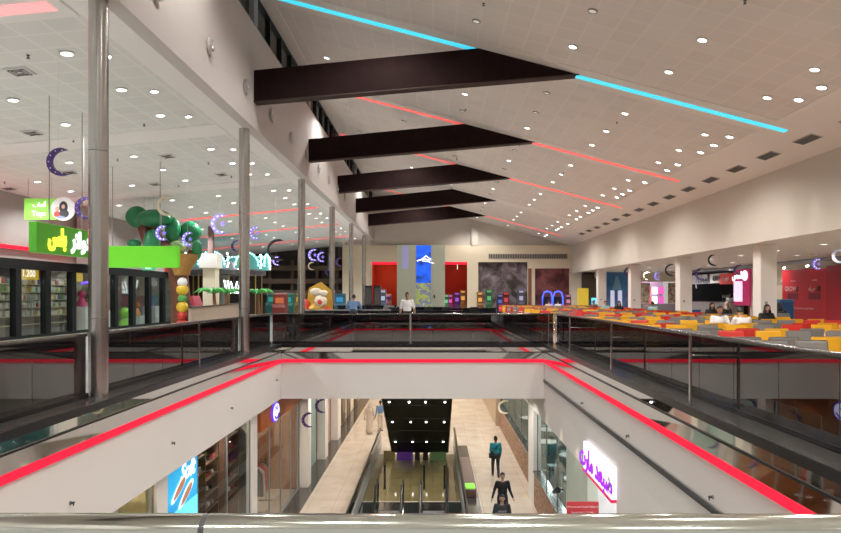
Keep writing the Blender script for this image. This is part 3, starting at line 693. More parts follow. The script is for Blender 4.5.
# ------------------------------------------------------------------ people
def build_person(name, label, loc, rz, J, cols, vox=.016, headscale=1, hair='short', grp=None, hands=False, hairm=None, beard=False, long_top=False):
    """J: joints in metres; the figure faces -Y"""
    t = thing(name, label, 'person', loc, rz, grp)
    prims = []
    mb = MB()
    V = Vector
    def cap(a, b, r1, r2, tg):
        a, b = V(a), V(b)
        mb.rod(a, b, r1, r2, 12); mb.ball(a, r1, n=12); mb.ball(b, r2, n=12); prims.append((a, b, r1, r2, tg))
    def ell(c, rx, ry, rz_, tg, M=None):
        mb.ball(c, rx, ry, rz_, 16, M); prims.append((V(c)-V((rx*.4, 0, 0)), V(c)+V((rx*.4, 0, 0)), min(rx, ry, rz_), min(rx, ry, rz_), tg))
    pel, ch, nk, hd = V(J['pelvis']), V(J['chest']), V(J['neck']), V(J['head'])
    ax = V(J.get('side', (1, 0, 0)))
    up = (ch-pel).normalized()
    R = Matrix((ax, up.cross(ax), up)).transposed().to_4x4()
    ell(pel, .178, .135, .13, 'bottom', R); ell(pel.lerp(ch, .5), .165, .125, .20, 'top', R); ell(ch, .190, .132, .18, 'top', R)
    ell(ch+up*.09, .16, .09, .08, 'top', R)
    cap(nk-up*.07, hd-V((0, 0, .06)), .052, .05, 'skin')
    hM = Matrix.Rotation(J.get('turn', 0), 4, 'Z') @ Matrix.Rotation(J.get('nod', 0), 4, 'X')
    hx = lambda p: hd+hM @ V(p)
    ell(hd, .074, .092, .108, 'skin', hM); ell(hx((0, -.02, -.06)), .052, .062, .055, 'skin', hM)
    cap(hx((0, -.088, .0)), hx((0, -.108, -.028)), .011, .015, 'skin')
    for s in (-1, 1): ell(hx((s*.076, .005, -.015)), .012, .022, .032, 'skin', hM)
    ell(hx((0, -.088, -.062)), .024, .01, .009, 'lip', hM)
    for sd in ('l', 'r'):
        sh, el, wr, hp, kn, an = (V(J[k+sd]) for k in ('sh', 'el', 'wr', 'hp', 'kn', 'an'))
        long = cols.get('long', True)
        cap(sh, el, .064, .053, 'top'); cap(el, wr, .050, .035, 'top' if long else 'skin')
        cap(ch+up*.1, sh, .06, .056, 'top')
        d = (wr-el).normalized(); inn = V((-1 if sd == 'l' else 1, 0, 0)) if 'inn'+sd not in J else V(J['inn'+sd])
        pn = d.cross(V((0, 1, 0))).normalized() if abs(d.y) < .9 else V((1, 0, 0))
        fw = d.cross(pn).normalized()
        if fw.y > 0: fw = -fw
        cap(wr, wr+d*.075, .026, .034, 'skin')
        base = wr+d*.085
        for q, L in zip((-1.5, -.5, .5, 1.5), (.060, .075, .080, .068)):
            a = base+fw*q*-.018; b = a+d*L*.55; c = b+(d*.8+pn*(-.5 if sd == 'l' else .5)).normalized()*L*.5
            cap(a, b, .0095, .009, 'skin'); cap(b, c, .009, .008, 'skin')
        a = wr+d*.03+fw*.025; cap(a, a+(d*.6+fw*.7).normalized()*.055, .012, .010, 'skin')
        cap(hp, kn, .095, .07, 'bottom'); cap(kn, an, .068, .052, 'bottom')
        f = V(J.get('ft'+sd, (0, -1, 0))).normalized()
        cap(an+V((0, 0, -.035))-f*.03, an+V((0, 0, -.045))+f*.16, .042, .032, 'shoe')
    if long_top or cols.get('skirt'):
        lo = (V(J['anl'])+V(J['anr']))/2
        cap(pel, lo+V((0, 0, .1)), .15, .2, 'bottom')
    bmesh.ops.recalc_face_normals(mb.b, faces=mb.b.faces)
    me = bpy.data.meshes.new('body'); mb.b.to_mesh(me); mb.b.free()
    tmp = bpy.data.objects.new('body', me); COL.objects.link(tmp)
    md = tmp.modifiers.new('r', 'REMESH'); md.mode = 'VOXEL'; md.voxel_size = vox; md.use_smooth_shade = True
    ms = tmp.modifiers.new('s', 'SMOOTH'); ms.factor = .4; ms.iterations = 2 if vox > .012 else 3
    dg = bpy.context.evaluated_depsgraph_get(); me2 = bpy.data.meshes.new_from_object(tmp.evaluated_get(dg))
    bpy.data.objects.remove(tmp)
    order = ['skin', 'top', 'bottom', 'shoe', 'lip']
    me2.materials.clear()
    for k in order: me2.materials.append(cols.get(k) or mat('lips', (.30, .11, .08), .5) if k == 'lip' else cols[k])
    for f in me2.polygons:
        c = f.center; best = None; bt = 0
        for a, b, r1, r2, tg in prims:
            ab = b-a; u = max(0, min(1, (c-a).dot(ab)/max(1e-9, ab.length_squared)))
            dd = (c-(a+ab*u)).length-(r1+(r2-r1)*u)
            if best is None or dd < best: best = dd; bt = tg
        f.material_index = order.index(bt)
    o = bpy.data.objects.new('body', me2); COL.objects.link(o); o.parent = t
    # hair / scarf
    hm = hairm or HAIR
    h = MB()
    r = bmesh.ops.create_uvsphere(h.b, u_segments=18, v_segments=12, radius=1)
    if hair in ('short', 'long'):
        dele = [v for v in r['verts'] if (v.co.z < .12 and v.co.y < -.1) or (v.co.y < -.62 and v.co.z < .45) or v.co.z < (-.45 if hair == 'short' else -.9)]
        bmesh.ops.delete(h.b, geom=dele, context='VERTS')
        bmesh.ops.scale(h.b, vec=(.083, .103, .120), verts=h.b.verts)
        bmesh.ops.translate(h.b, vec=(0, .008, .004), verts=h.b.verts)
    else:   # scarf draped over head and shoulders
        dele = [v for v in r['verts'] if v.co.y < -.75 and -.7 < v.co.z < .45]
        bmesh.ops.delete(h.b, geom=dele, context='VERTS')
        for v in h.b.verts:
            if v.co.z < -.2: k = 1+(-.2-v.co.z)*1.4; v.co.x *= k; v.co.y *= k; v.co.z *= 1.7
        bmesh.ops.scale(h.b, vec=(.095, .115, .13), verts=h.b.verts)
    bmesh.ops.transform(h.b, matrix=Matrix.Translation(hd) @ hM, verts=h.b.verts)
    for f in h.b.faces: f.smooth = True
    ho = h.done('hair' if hair in ('short', 'long') else 'headscarf', hm, t)
    sd_ = ho.modifiers.new('th', 'SOLIDIFY'); sd_.thickness = .008
    if hair != 'back':
        for s in (-1, 1):
            e = MB(); e.ball(hx((s*.03, -.084, .012)), .010, .006, .006, 8).done('eye', BLACK, t)
            b = MB().path([hx((s*.046, -.082, .032)), hx((s*.03, -.090, .036)), hx((s*.014, -.088, .033))], .0035, 5).done('eyebrow', HAIR, t)
    return t
def stand(h=1.0, **k):
    J = dict(pelvis=(0, 0, .95), chest=(0, 0, 1.28), neck=(0, 0, 1.48), head=(0, -.015, 1.63),
             shl=(.18, 0, 1.41), shr=(-.18, 0, 1.41), ell=(.24, .03, 1.13), elr=(-.24, .03, 1.13), wrl=(.27, -.05, .88), wrr=(-.27, -.05, .88),
             hpl=(.09, 0, .9), hpr=(-.09, 0, .9), knl=(.1, -.02, .5), knr=(-.1, -.02, .5), anl=(.1, .03, .085), anr=(-.1, .03, .085))
    J.update(k); return J
def walk(**k):
    return stand(**dict(dict(knl=(.1, -.2, .52), anl=(.1, -.22, .10), knr=(-.1, -.02, .5), anr=(-.1, .28, .15), ell=(.24, .1, 1.14), wrl=(.27, .08, .9), elr=(-.25, -.02, 1.13), wrr=(-.28, -.18, .93)), **k))
def sit(**k):
    J = dict(pelvis=(0, .05, .55), chest=(0, 0, .88), neck=(0, -.02, 1.08), head=(0, -.05, 1.22),
             shl=(.18, 0, 1.01), shr=(-.18, 0, 1.01), ell=(.24, -.08, .78), elr=(-.24, -.08, .78), wrl=(.14, -.30, .80), wrr=(-.14, -.30, .80),
             hpl=(.09, 0, .53), hpr=(-.09, 0, .53), knl=(.11, -.42, .52), knr=(-.11, -.42, .52), anl=(.11, -.42, .09), anr=(-.11, -.42, .09))
    J.update(k); return J
def cl(name, c, n=.1): return mat(name, c, .8, noise=n, nscale=8)
TEALC = cl('teal_jacket', (.015, .26, .33)); DENIM = cl('dark_jeans', (.02, .025, .045)); BLK = cl('black_cloth', (.015, .015, .018)); WHC = cl('white_cloth', (.72, .72, .72), .03)
BLC = cl('blue_shirt', (.16, .27, .48)); GRC = cl('grey_cloth', (.2, .2, .22)); SHOEM = cl('shoe_leather', (.02, .018, .016)); CRC = cl('cream_cloth', (.6, .5, .42), .05); LBC = cl('light_blue_cloth', (.30, .55, .60), .05)
cs = lambda top, bot, skin=SKIN, **k: dict(top=top, bottom=bot, skin=skin, shoe=SHOEM, **k)
# ground floor walkers
t = build_person('person', 'person in a teal jacket and dark trousers walking away, bag strap across the back', (2.62, 27.2, GZ), PI, walk(ell=(.22, .02, 1.14), wrl=(.17, -.14, .98), elr=(-.22, .02, 1.14), wrr=(-.2, -.06, .9)), cs(TEALC, DENIM), .013, hair='long')
sp = MB().path([(-.13, -.05, 1.46), (-.10, .115, 1.4), (.04, .13, 1.2), (.16, .10, 1.02)], .012, 6).done('bag_strap', BLK, t)
MB().box(.14, .28, -.08, .12, .84, 1.04, .02).done('shoulder_bag', BLK, t)
p = build_person('person', 'man in a black shirt and dark jeans walking toward the camera with arms out', (2.31, 21.6, GZ), .05, walk(ell=(.25, .06, 1.14), wrl=(.33, -.10, .93), elr=(-.26, .06, 1.14), wrr=(-.36, -.10, .92), turn=.1), cs(BLK, DENIM, SKINL, long=True), .012)
p = build_person('person', 'man in a dark printed sweatshirt walking nearest the camera on the ground floor', (2.04, 19.2, GZ), -.05, walk(), cs(cl('charcoal_cloth', (.035, .04, .05)), DENIM, SKINL), .012)
text('shirt_print', 'SPORT', .085, mat('pale_print', (.5, .5, .55), .7), p, (0, -.142, 1.27), ext=.004)
p = build_person('person', 'person in a blue shirt standing at the far end of the left walkway', (-2.95, 36.5, GZ), PI+.4, stand(), cs(BLC, CRC), .02)
p = build_person('person', 'person in pale robe beside the blue shirted one on the left walkway', (-3.5, 35.8, GZ), PI, stand(), cs(CRC, CRC, skirt=True), .02, hair='scarf', hairm=CRC)
# upper floor, at the dark counter
lean = stand(chest=(0, -.12, 1.24), neck=(0, -.2, 1.42), head=(0, -.25, 1.55), shl=(.19, -.15, 1.36), shr=(-.19, -.15, 1.36), ell=(.3, -.3, 1.12), elr=(-.3, -.3, 1.12), wrl=(.22, -.5, 1.06), wrr=(-.22, -.5, 1.06), nod=.1)
build_person('person', 'man in a light blue shirt leaning on the dark counter with his back turned', (-3.26, 26.5, 0), PI, lean, cs(BLC, DENIM), .018)
build_person('person', 'man in a white polo shirt standing by the lift shaft facing the camera', (-.98, 24.6, 0), .1, stand(ell=(.26, .02, 1.15), wrl=(.30, .0, .9)), cs(WHC, BLK, long=False), .016)
build_person('person', 'person in dark clothes sitting behind the counter left of the white polo man', (-1.95, 28.9, .12), 0, sit(), cs(GRC, BLK), .025)
# ------------------------------------------------------------------ upper left: discount store
XG = -15.5
ys = [20.4+1.87*k for k in range(11)]           # mullions
top = H(1.2)
NAV = mat('shop_black_frame', (.010, .012, .012), .7, spec=.15)
t = thing('shop_window_wall', 'long black framed glass front of the discount store on the left', 'shop front', (XG, ys[0]-6, 0))
L = ys[-1]+.3-(ys[0]-6)
B(-.12, .12, 0, L, top-.18, top+.18).done('header', NAV, t)
B(-.12, .12, 0, L, 0, .1).done('sill', NAV, t)
for y in [ys[0]-1.87*2, ys[0]-1.87]+ys:
    B(-.12, .12, y-(ys[0]-6)-.16, y-(ys[0]-6)+.16, .1, top-.18).done('mullion', NAV, t)
for k, y in enumerate(ys[:-1]):
    B(-.01, .01, y-(ys[0]-6)+.17, y-(ys[0]-6)+1.7, .11, top-.19).done('glass_pane', SHOPG, t)
struct('wall_left', B(XG-.15, XG+.1, 8, 40, top+.18, lefth(XG)-.01), mat('store_bulkhead', (.34, .30, .28), .7))
struct('wall_far', B(-24, XG-.1, 40, 40.2, 0, lefth(-24)), mat('store_end', (.5, .5, .45), .7))
struct('wall_left', B(-22, -21.8, 8, 40, 0, H(2.4)), mat('store_back', (.16, .16, .13), .7))
struct('ceiling', B(-22, XG-.1, 8, 40, H(1.55), H(1.65)), WHITE)
tag(B(XG+.105, XG+.3, 9, 27.85, H(1.72), H(1.84)).done('light_strip', REDLED), 'red strip light glowing along the wall above the discount store', 'light strip')
point((XG+.9, 17, H(2.0)), 14, (1, .02, .05), .2); point((XG+.9, 22, H(2.0)), 14, (1, .02, .05), .2); point((XG+.9, 26.5, H(2.0)), 12, (1, .02, .05), .2)
for y in (22, 25, 28, 31, 34, 37): point((-15.9, y, H(.75)), 9, (1, 1, .92), .25)
tag(B(-15.3, -14.5, 27.9, 28.9, top+.2, lefth(-14.5)-.05).done('pier', mat('grey_pier', (.42, .42, .40), .7)), 'grey boxed pier above the store front behind the green sign', 'pier')
# shelving with goods
SHM = mat('shelf_metal', (.55, .58, .34), .5)
BCOL = [mat('box_%s' % n, c, .6) for n, c in (('white', (.75, .75, .72)), ('tan', (.5, .35, .22)), ('grey', (.4, .42, .42)), ('green', (.25, .4, .15)), ('red', (.5, .08, .06)), ('blue', (.1, .2, .4)), ('yellow', (.7, .55, .1)))]
CNAMES = ['white', 'tan', 'grey', 'green', 'red', 'blue', 'yellow']
protob = {}
nbox = 0
for k in range(6):
    y0 = ys[k]+.2+(.0 if k else 0)
    t = thing('store_shelf', 'tall metal shelving full of goods behind the store glass, ' + ['nearest', 'second', 'third', 'fourth', 'fifth', 'sixth'][k] + ' bay from the left', 'shelving', (-16.6, y0, 0), 0, 'shelving in the discount store')
    B(-.42, -.38, 0, 1.46, 0, 2.4).done('back_panel', GREY, t)
    for z in (.4, .75, 1.1, 1.42, 1.74, 2.06):
        B(-.38, 0, 0, 1.46, z, z+.035).done('shelf', SHM, t)
        if k == 5: continue
        nn = 8 if k % 2 == 0 else 10
        for q in range(nn):
            if nbox >= 288 or z < .7: continue
            w = 1.46/nn
            c = random.choices(range(7), (8, 4 if k < 1 else 1, 4, 3, 1, 1, 1))[0]
            if c not in protob:
                o = B(-.07, .07, -.06, .06, 0, .2, .008).done('package', BCOL[c]); protob[c] = o
            else: o = dup(protob[c])
            o.location = (-16.72+random.uniform(0, .06), y0+w*(q+.5), z+.036)
            o.scale = (1, w*.9/.13, random.uniform(.8, 1.25)); nbox += 1
            tag(o, '%s package on the shelves of the discount store' % CNAMES[c], 'package', '%s packages on the store shelves' % CNAMES[c])
for k, y in ((1, 25.15), (4, 28.75)):
    t = thing('price_sign', 'yellow 1.200 price sign inside the store glass' if k == 1 else 'small plain yellow sign inside the store glass beside the steel column', 'sign', (XG-.16, y, H(1.0)), PI/2)
    w = .66 if k == 1 else .3
    B(-w, w, -.01, .01, -.36, .1).done('board', mat('yellow_sign', (.8, .55, .05), .5, em=(.8, .55, .05), es=.5), t)
    MB().rod((-w*.8, 0, .1), (-w*.8, 0, .5), .006).rod((w*.8, 0, .1), (w*.8, 0, .5), .006).done('hanger', GREY, t)
    if k == 1: text('lettering', '1.200', .38, WHITEL, t, (0, -.02, -.14), ext=.004)
# goods / colours in the far bays
for i, (k, c, h, r) in enumerate(((5, 'pink', 1.5, .3), (5, 'yellow green', .9, .35), (6, 'purple', 1.3, .3), (7, 'lime', .5, .5), (8, 'orange', .9, .3), (9, 'lime', .45, .35), (9, 'blue', 1.4, .2))):
    m = mat('toy_'+c.replace(' ', '_'), {'pink': (.8, .05, .3), 'yellow green': (.5, .7, .1), 'purple': (.12, .05, .5), 'lime': (.35, .8, .05), 'orange': (.8, .3, .05), 'blue': (.1, .25, .8)}[c], .5)
    y = ys[k]+.6+(i % 2)*.5
    t = thing('inflatable_toy', '%s inflatable toy behind the store glass, %s' % (c, ['nearest the steel column', 'low beside the pink one', 'in the bay left of the lime one', 'larger and lower', 'near the far mullion', 'smaller, last bay', 'in the last bay'][i]), 'toy', (-16.4, y, h-.4 if h > .6 else 0), 0)
    MB().lathe([(0, 0), (r*.8, .03), (r*.75, .1), (r*.3, .4), (r*.1, .45)], 14).done('body', m, t); MB().ball((0, 0, .45+r*.5), r*.6).done('head', m, t)
    if h > .6:
        bx = tag(B(-16.75, -16.05, y-.35, y+.35, 0, h-.4, .01).done('plinth', WHITEP), 'white plinth under the %s toy in bay %s' % (c, ['one', 'one right side', 'two', 'three', 'four', 'five', 'five right side'][i]) if 0 else 'white plinth carrying the %s toy, %s' % (c, ['nearest the steel column', 'low beside the pink one', 'in the bay left of the lime one', 'x', 'near the far mullion', 'x', 'in the last bay'][i]), 'plinth')
# reflection-like glowing ring in the store
tag(MB().path([(-17.8, 33.5+1.2*math.cos(a*PI/8), 1.75+.55*math.sin(a*PI/8)) for a in range(9)], .06, 8).done('arch_light', mat('violet_ring', (.1, .05, .8), .5, em=(.12, .05, 1), es=2.5)), 'glowing violet arch deep inside the store', 'arch light')

# hanging green signs
t = thing('hanging_sign', 'thick green hanging sign with yellow and white Arabic lettering', 'sign', (-8.5, 13.8, 2.53))
B(-.09, .09, 0, 2.8, 0, .66, .02).done('box', GREEND, t)
for y in (.6, 1.95): MB().rod((0, y, .66), (0, y, lefth(-8.5)-2.53), .012).done('rod', STEEL, t)
text('lettering', '\uFEB2\uFEE0\uFE91', .52, YELLL, t, (.1, .74, .36), (PI/2, 0, PI/2), .02, off=.022, sx=.72)
text('lettering', '\uFEAD\uFE8D\uFEDF\uFEED\uFEA9'.replace('\uFEDF', '\uFEFB').replace('\uFE8D\uFEFB', '\uFEFB'), .52, WHITEL, t, (.1, 1.72, .36), (PI/2, 0, PI/2), .02, off=.022, sx=.82)
t = thing('hanging_sign', 'bright green blank hanging sign facing the camera right of the nearest steel column', 'sign', (-9.72, 21.3, 2.53))
B(-1.4, 1.4, -.09, .09, 0, .70, .015).done('box', GREEN, t)
for x in (-.78, .78): MB().rod((x, 0, .7), (x, 0, lefth(-9.72+x)-2.53), .014).done('rod', STEEL, t)
t = thing('hanging_sign', 'light green Toys sign with a round photo of a mother and child', 'sign', (-13.2, 22, H(2.94)))
B(-.62, .45, -.03, .03, -.36, .36).done('board', mat('light_green_sign', (.25, .6, .08), .5, em=(.25, .62, .08), es=.4), t)
o = MB().lathe([(0, 0), (.40, 0), (.40, .05), (0, .05)], 28).done('photo_disc', mat('disc_white', (.8, .8, .8), .5, em=(.8, .8, .8), es=.35), t); o.rotation_euler = (PI/2, 0, 0); o.location = (.72, -.03, 0)
for nm, c, x, z, rx, rz_ in (('scarf', (.03, .03, .035), .74, .06, .15, .2), ('face', (.6, .38, .28), .74, .07, .07, .09), ('torso', (.05, .05, .06), .76, -.16, .17, .14), ('child_head', (.6, .4, .3), .53, -.01, .08, .08), ('child_top', (.6, .08, .06), .52, -.18, .11, .1), ('table', (.3, .4, .6), .66, -.28, .16, .05)):
    o = MB().ball((0, 0, 0), rx, .012 if nm != 'face' else .02, rz_).done(nm, mat('photo_'+nm, c, .6, em=c, es=.3), t); o.location = (x, -.085, z)
text('lettering', 'Toys', .24, WHITEL, t, (-.12, -.04, -.16), ext=.01)
text('lettering', '\uFE8F\uFE8E\uFECC\uFEDF\uFE83', .2, WHITEL, t, (-.1, -.04, .14), ext=.008)
for x in (-.5, .3): MB().rod((x, 0, .36), (x, 0, lefth(-13.2+x)-H(2.94)), .006).done('wire', GREY, t)
t = thing('exit_sign', 'small green and white emergency exit sign under the blank green sign', 'sign', (-11.8, 27.0, H(.98)+.22))
B(-.25, .25, -.02, .02, -.13, .05).done('board', mat('exit_green', (.02, .35, .12), .5, em=(.02, .4, .15), es=.6), t)
text('lettering', 'EXIT', .13, WHITEL, t, (0, -.03, -.04), ext=.004)
MB().rod((-.2, 0, .05), (-.2, 0, lefth(-11.8)-t.location.z), .006).rod((.2, 0, .05), (.2, 0, lefth(-11.8)-t.location.z), .006).done('wire', GREY, t)

# cartoon tree
GT = mat('toon_green', (.015, .22, .09), .35, noise=.05, nscale=1); BT = mat('toon_trunk', (.16, .06, .03), .6, noise=.1)
t = thing('cartoon_tree', 'giant moulded cartoon tree with rounded green crowns over the play area', 'tree', (-11.3, 27.4, 0))
tp = lambda x, y, Y=27.4: PX(x, y, Y)-t.location
trunk = [tp(183, 335), tp(181, 300), tp(178, 270), tp(172, 255), tp(160, 248), tp(150, 240)]
MB().path([(p.x, 0, p.z) for p in trunk], [.5, .38, .4, .5, .42, .3], 14).done('trunk', BT, t)
for pts, r in (([(152, 250), (146, 236), (139, 218)], .26), ([(160, 250), (155, 235), (152, 220)], .22), ([(172, 262), (186, 262), (192, 250)], .2)):
    MB().path([(tp(x, y).x, .1, tp(x, y).z) for x, y in pts], [r*1.2, r, r*.8], 12).done('branch', BT, t)
for i, (x, y, rx, rz_, dy) in enumerate(((137, 217, 11, 11, 0), (157, 219, 17, 9, -.2), (172, 230, 8, 13, .1), (158, 243, 8, 12, -.6), (186, 231, 11, 11, .5), (197, 250, 5, 10, 0), (131, 243, 7, 5, .3))):
    c = tp(x, y); k = 27.4/F
    MB().ball((c.x, dy, c.z), rx*k, rx*k*.8, rz_*k, 22).done('crown', GT, t)
tag(MB().rod((0, 0, 0), (0, 0, H(1.05)), .07).done('post', mat('lime_post', (.45, .6, .05), .5)), 'lime yellow post at the end of the black shop front', 'post').location = (-10.85, 27.9, 0)
# little house platform + striped ball
hut = bpy.data.objects['cartoon_tree']; hv = PX(182, 262, 26.8)-hut.location
MB().lathe([(0, .35), (.62, .32), (.6, .1), (.35, -.35), (.3, -.55), (0, -.55)], 18, tuple(hv)).done('basket', mat('straw', (.5, .26, .06), .8, noise=.2, nscale=10), hut)
o = MB().ball(hv+Vector((-.2, 0, .55)), .34, n=18).done('striped_melon', mural_mat('melon', [(.03, .15, .04), (.4, .5, .2)], 6), hut)
mu = thing('toadstool', 'red toadstool with white spots standing on the black shop front header', 'toadstool', (-15.45, 37.9, H(.56)))
MB().lathe([(.3, .82), (.2, .9)], 14).done('stem', mat('toon_cream', (.7, .6, .4), .6), mu)
MB().lathe([(.0, .84), (.62, .84), (.60, 1.0), (.46, 1.25), (.2, 1.38), (0, 1.4)], 20).done('cap', mat('toon_red', (.65, .03, .02), .4), mu)
for a, z, r in ((-1.9, 1.05, .48), (-1.3, 1.2, .38), (-.8, 1.0, .50), (-2.5, 1.12, .42), (-1.6, .92, .54), (-1.1, .95, .54)):
    MB().ball((r*math.cos(a), r*math.sin(a), z), .07, .05, .06).done('spot', WHITEP, mu)
t = thing('toy_figure', 'stacked yellow, red and white moulded figures on the trunk of the cartoon tree', 'figure', (-10.1, 26.2, 0))
for z, r, c in ((.35, .3, 'red'), (.8, .2, 'red'), (1.15, .24, 'yellow'), (1.5, .18, 'green'), (1.85, .24, 'yellow'), (2.15, .2, 'white')):
    MB().ball((0, 0, z), r, r*.8, r, 16).done('block', mat('toon_fig_'+c, {'red': (.6, .04, .03), 'yellow': (.75, .5, .03), 'green': (.1, .4, .08), 'white': (.8, .8, .8)}[c], .4), t)
# beige batten screen
t = thing('batten_screen', 'low beige battened partition on the left behind the railing', 'partition', (-9.4, 25.2, 0), math.atan2(14.8, -2.5))
BE = mat('beige_batten', (.46, .36, .27), .6)
B(0, 15, -.04, .04, 0, 1.12).done('panel', BE, t); B(-.05, 15.05, -.08, .08, 1.12, 1.18).done('cap', mat('dark_cap', (.05, .03, .02), .4), t)
for k in range(26): B(k*.6, k*.6+.1, .04, .075, 0, 1.12).done('batten', mat('batten_light', (.58, .47, .36), .6), t)
# white shop column
t = thing('boxed_column', 'beige boxed column with wide capital in the play area', 'column', (-12.7, 37.2, 0))
B(-.35, .35, -.35, .35, 0, H(1.6)).done('shaft', CREAM, t); B(-.5, .5, -.5, .5, H(1.6), H(2.4)).done('capital', WHITE, t); B(-.14, .14, -.14, .14, H(2.4), lefth(-12.7)-.06).done('neck', mat('neck_brown', (.25, .15, .14), .6), t)
# carousel of lit arches
t = thing('carousel', 'fairground ride with teal lit arches and white bulbs', 'carousel', (-14.0, 43.5, 0))
TG = mat('teal_arch', (.08, .30, .28), .5, em=(.06, .25, .23), es=.5); BULB = mat('teal_bulb', (.5, 1, .95), .5, em=(.35, 1, .95), es=3.0); WB = mat('white_bulb', (1, 1, 1), .5, em=(.9, 1, 1), es=3.2)
MB().lathe([(0, .0), (2.9, .0), (2.9, .3), (0, .3)], 32).done('platform', mat('ride_platform', (.15, .05, .04), .5), t)
MB().rod((0, 0, .3), (0, 0, 3.2), .35).done('centre_pole', mat('ride_pole', (.3, .35, .3), .4), t)
MB().lathe([(2.75, 3.0), (2.75, 3.25), (0.2, 4.0), (0, 4.0)], 32).done('canopy', DKGREY, t)
for k in range(8):
    a = -PI/2+k*PI/4+.05
    M = Matrix.Rotation(a+PI/2, 4, 'Z') @ Matrix.Translation((0, -2.8, 3.35))
    pr = [(-.85, 0, 0)]+[(-.8*math.cos(q*PI/10), 0, .25+.75*math.sin(q*PI/10)) for q in range(11)]+[(.85, 0, 0)]
    o = MB().prism(pr, (0, .06, 0)).done('arch_panel', TG, t); o.matrix_local = M
    bl = MB()
    for q in range(15):
        an = PI*q/14; bl.ball((-.82*math.cos(an), -.05, .25+.78*math.sin(an)), .06, n=6)
    o = bl.done('bulbs', BULB, t); o.matrix_local = M
    bl = MB()
    for q in range(5): bl.ball((.98+.06*(q % 2), -.06, .1+q*.2), .07, n=6)
    o = bl.done('white_bulbs', WB, t); o.matrix_local = M
    MB().rod((2.5*math.cos(a+.39), 2.5*math.sin(a+.39), .3), (2.5*math.cos(a+.39), 2.5*math.sin(a+.39), 3.1), .04).done('pole', mat('brass', (.6, .45, .15), .3, 1), t)
t = thing('crown_light', 'white bulb crown shape hanging under the teal arches', 'light', tuple(PX(234, 286, 40)))
for s in (-1, 1):
    for q, (dx, h) in enumerate(((.1, .45), (.3, .55), (.5, .6))):
        MB().path([(s*dx*.6, 0, -.45), (s*dx, 0, -.1), (s*(dx+.1), 0, h*.6)], .045, 6).done('tube', WB, t)
MB().rod((0, 0, -.4), (0, 0, 3.0), .01).done('wire', GREY, t)
# playhouse, ride, palms
t = thing('playhouse', 'small playhouse with red roof and grey walls behind the cartoon tree', 'playhouse', (-14.05, 37.2, 0)); t.scale = (.62, .62, .7)
B(-.95, .95, -.9, .9, 0, 1.5).done('wall', mat('play_grey', (.25, .32, .32), .6), t)
MB().prism([(-1.1, -1, 1.5), (1.1, -1, 1.5), (.75, -1, 2.3), (-.75, -1, 2.3)], (0, 2, 0)).done('roof', mat('play_red', (.45, .03, .06), .5), t)
for i, (x, Y) in enumerate(((214, 33.5), (226, 36), (258, 39))):
    p = PX(x, 330, Y); t = thing('palm_tree', 'small artificial palm, %s' % ['with bright green fronds before the boxed column', 'under the crown of white bulbs', 'right of the second steel column'][i], 'palm', (p.x, Y, 0), 0, 'artificial palms')
    MB().path([(0, 0, 0), (.05, 0, .8), (0, 0, 1.7)], [.14, .1, .08], 8).done('trunk', mat('palm_trunk', (.22, .10, .05), .8), t)
    for k in range(9):
        a = k*2*PI/9; f = MB()
        pts = [(math.cos(a)*r, math.sin(a)*r, 1.7+.35*math.sin(r*2.2)-.25*r*r) for r in (0, .25, .5, .75, 1.0)]
        f.path(pts, [.02, .09, .10, .07, .01], 5).done('frond', mat('frond_green', (.06, .35, .06), .6), t)
t = thing('kiddie_ride', 'red, yellow and white cartoon kiddie ride between the steel columns', 'ride', (-5.7, 32.2, 0))
CR = mat('ride_red', (.7, .05, .03), .4); CY = mat('ride_yellow', (.7, .42, .05), .4); CW = mat('ride_white', (.85, .75, .6), .4)
B(-.75, .75, -.4, .4, 0, .4, .05).done('base', CR, t)
MB().ball((-.1, 0, .8), .5, .4, .45).done('body', CY, t); MB().ball((.15, -.1, 1.35), .32).done('head', CW, t); MB().ball((.3, -.15, 1.75), .22, .2, .14).ball((-.1, 0, 1.8), .3, .2, .2).done('hat', CW, t)
MB().ball((.15, -.4, 1.3), .12).ball((.5, -.2, .8), .2, .2, .3).ball((-.55, -.1, 1.1), .18, .18, .35).done('trim', CR, t)
MB().prism([(-.75, .3, .4), (.75, .3, .4), (.6, .3, 1.9), (.1, .3, 2.3), (-.5, .3, 2.0)], (0, .06, 0)).done('back_board', CY, t)
for i, (x, Y, c, lab) in enumerate(((288, 48, (.02, .25, .2), 'dark teal arcade cabinet left of the third steel column'), (340, 50, (.02, .2, .35), 'dark blue arcade cabinet right of the third steel column'), (272, 51, (.03, .2, .17), 'dark green arcade cabinet by the second steel column'), (300, 50, (.3, .2, .05), 'amber lit arcade cabinet among the dark ones'), (222, 50, (.05, .1, .3), 'arcade cabinet with cyan screen beyond the batten partition'), (280, 40, (.45, .05, .04), 'small red ride at the end of the batten partition'))):
    p = PX(x, 300, Y); t = thing('arcade_cabinet', lab, 'arcade machine', (p.x, Y, 0), 0, 'arcade machines at the far left')
    m = mat('cab_%d' % i, tuple(v*.4 for v in c), .4)
    MB().prism([(-.4, 0, 0), (-.4, -.35, .0), (-.4, -.35, .9), (-.4, -.15, 1.1), (-.4, -.1, 1.7), (-.4, .5, 1.8), (-.4, .5, 0)], (.8, 0, 0)).done('case', m, t)
    o = B(-.25, .25, -.16, -.13, 1.15, 1.5).done('screen', mat('scr_%d' % i, c, .3, em=[(.02, .5, .6), (.05, .4, .9), (.05, .5, .4), (.9, .7, .1), (0.0, .6, 1), (.9, .4, .1)][i], es=.25), t)

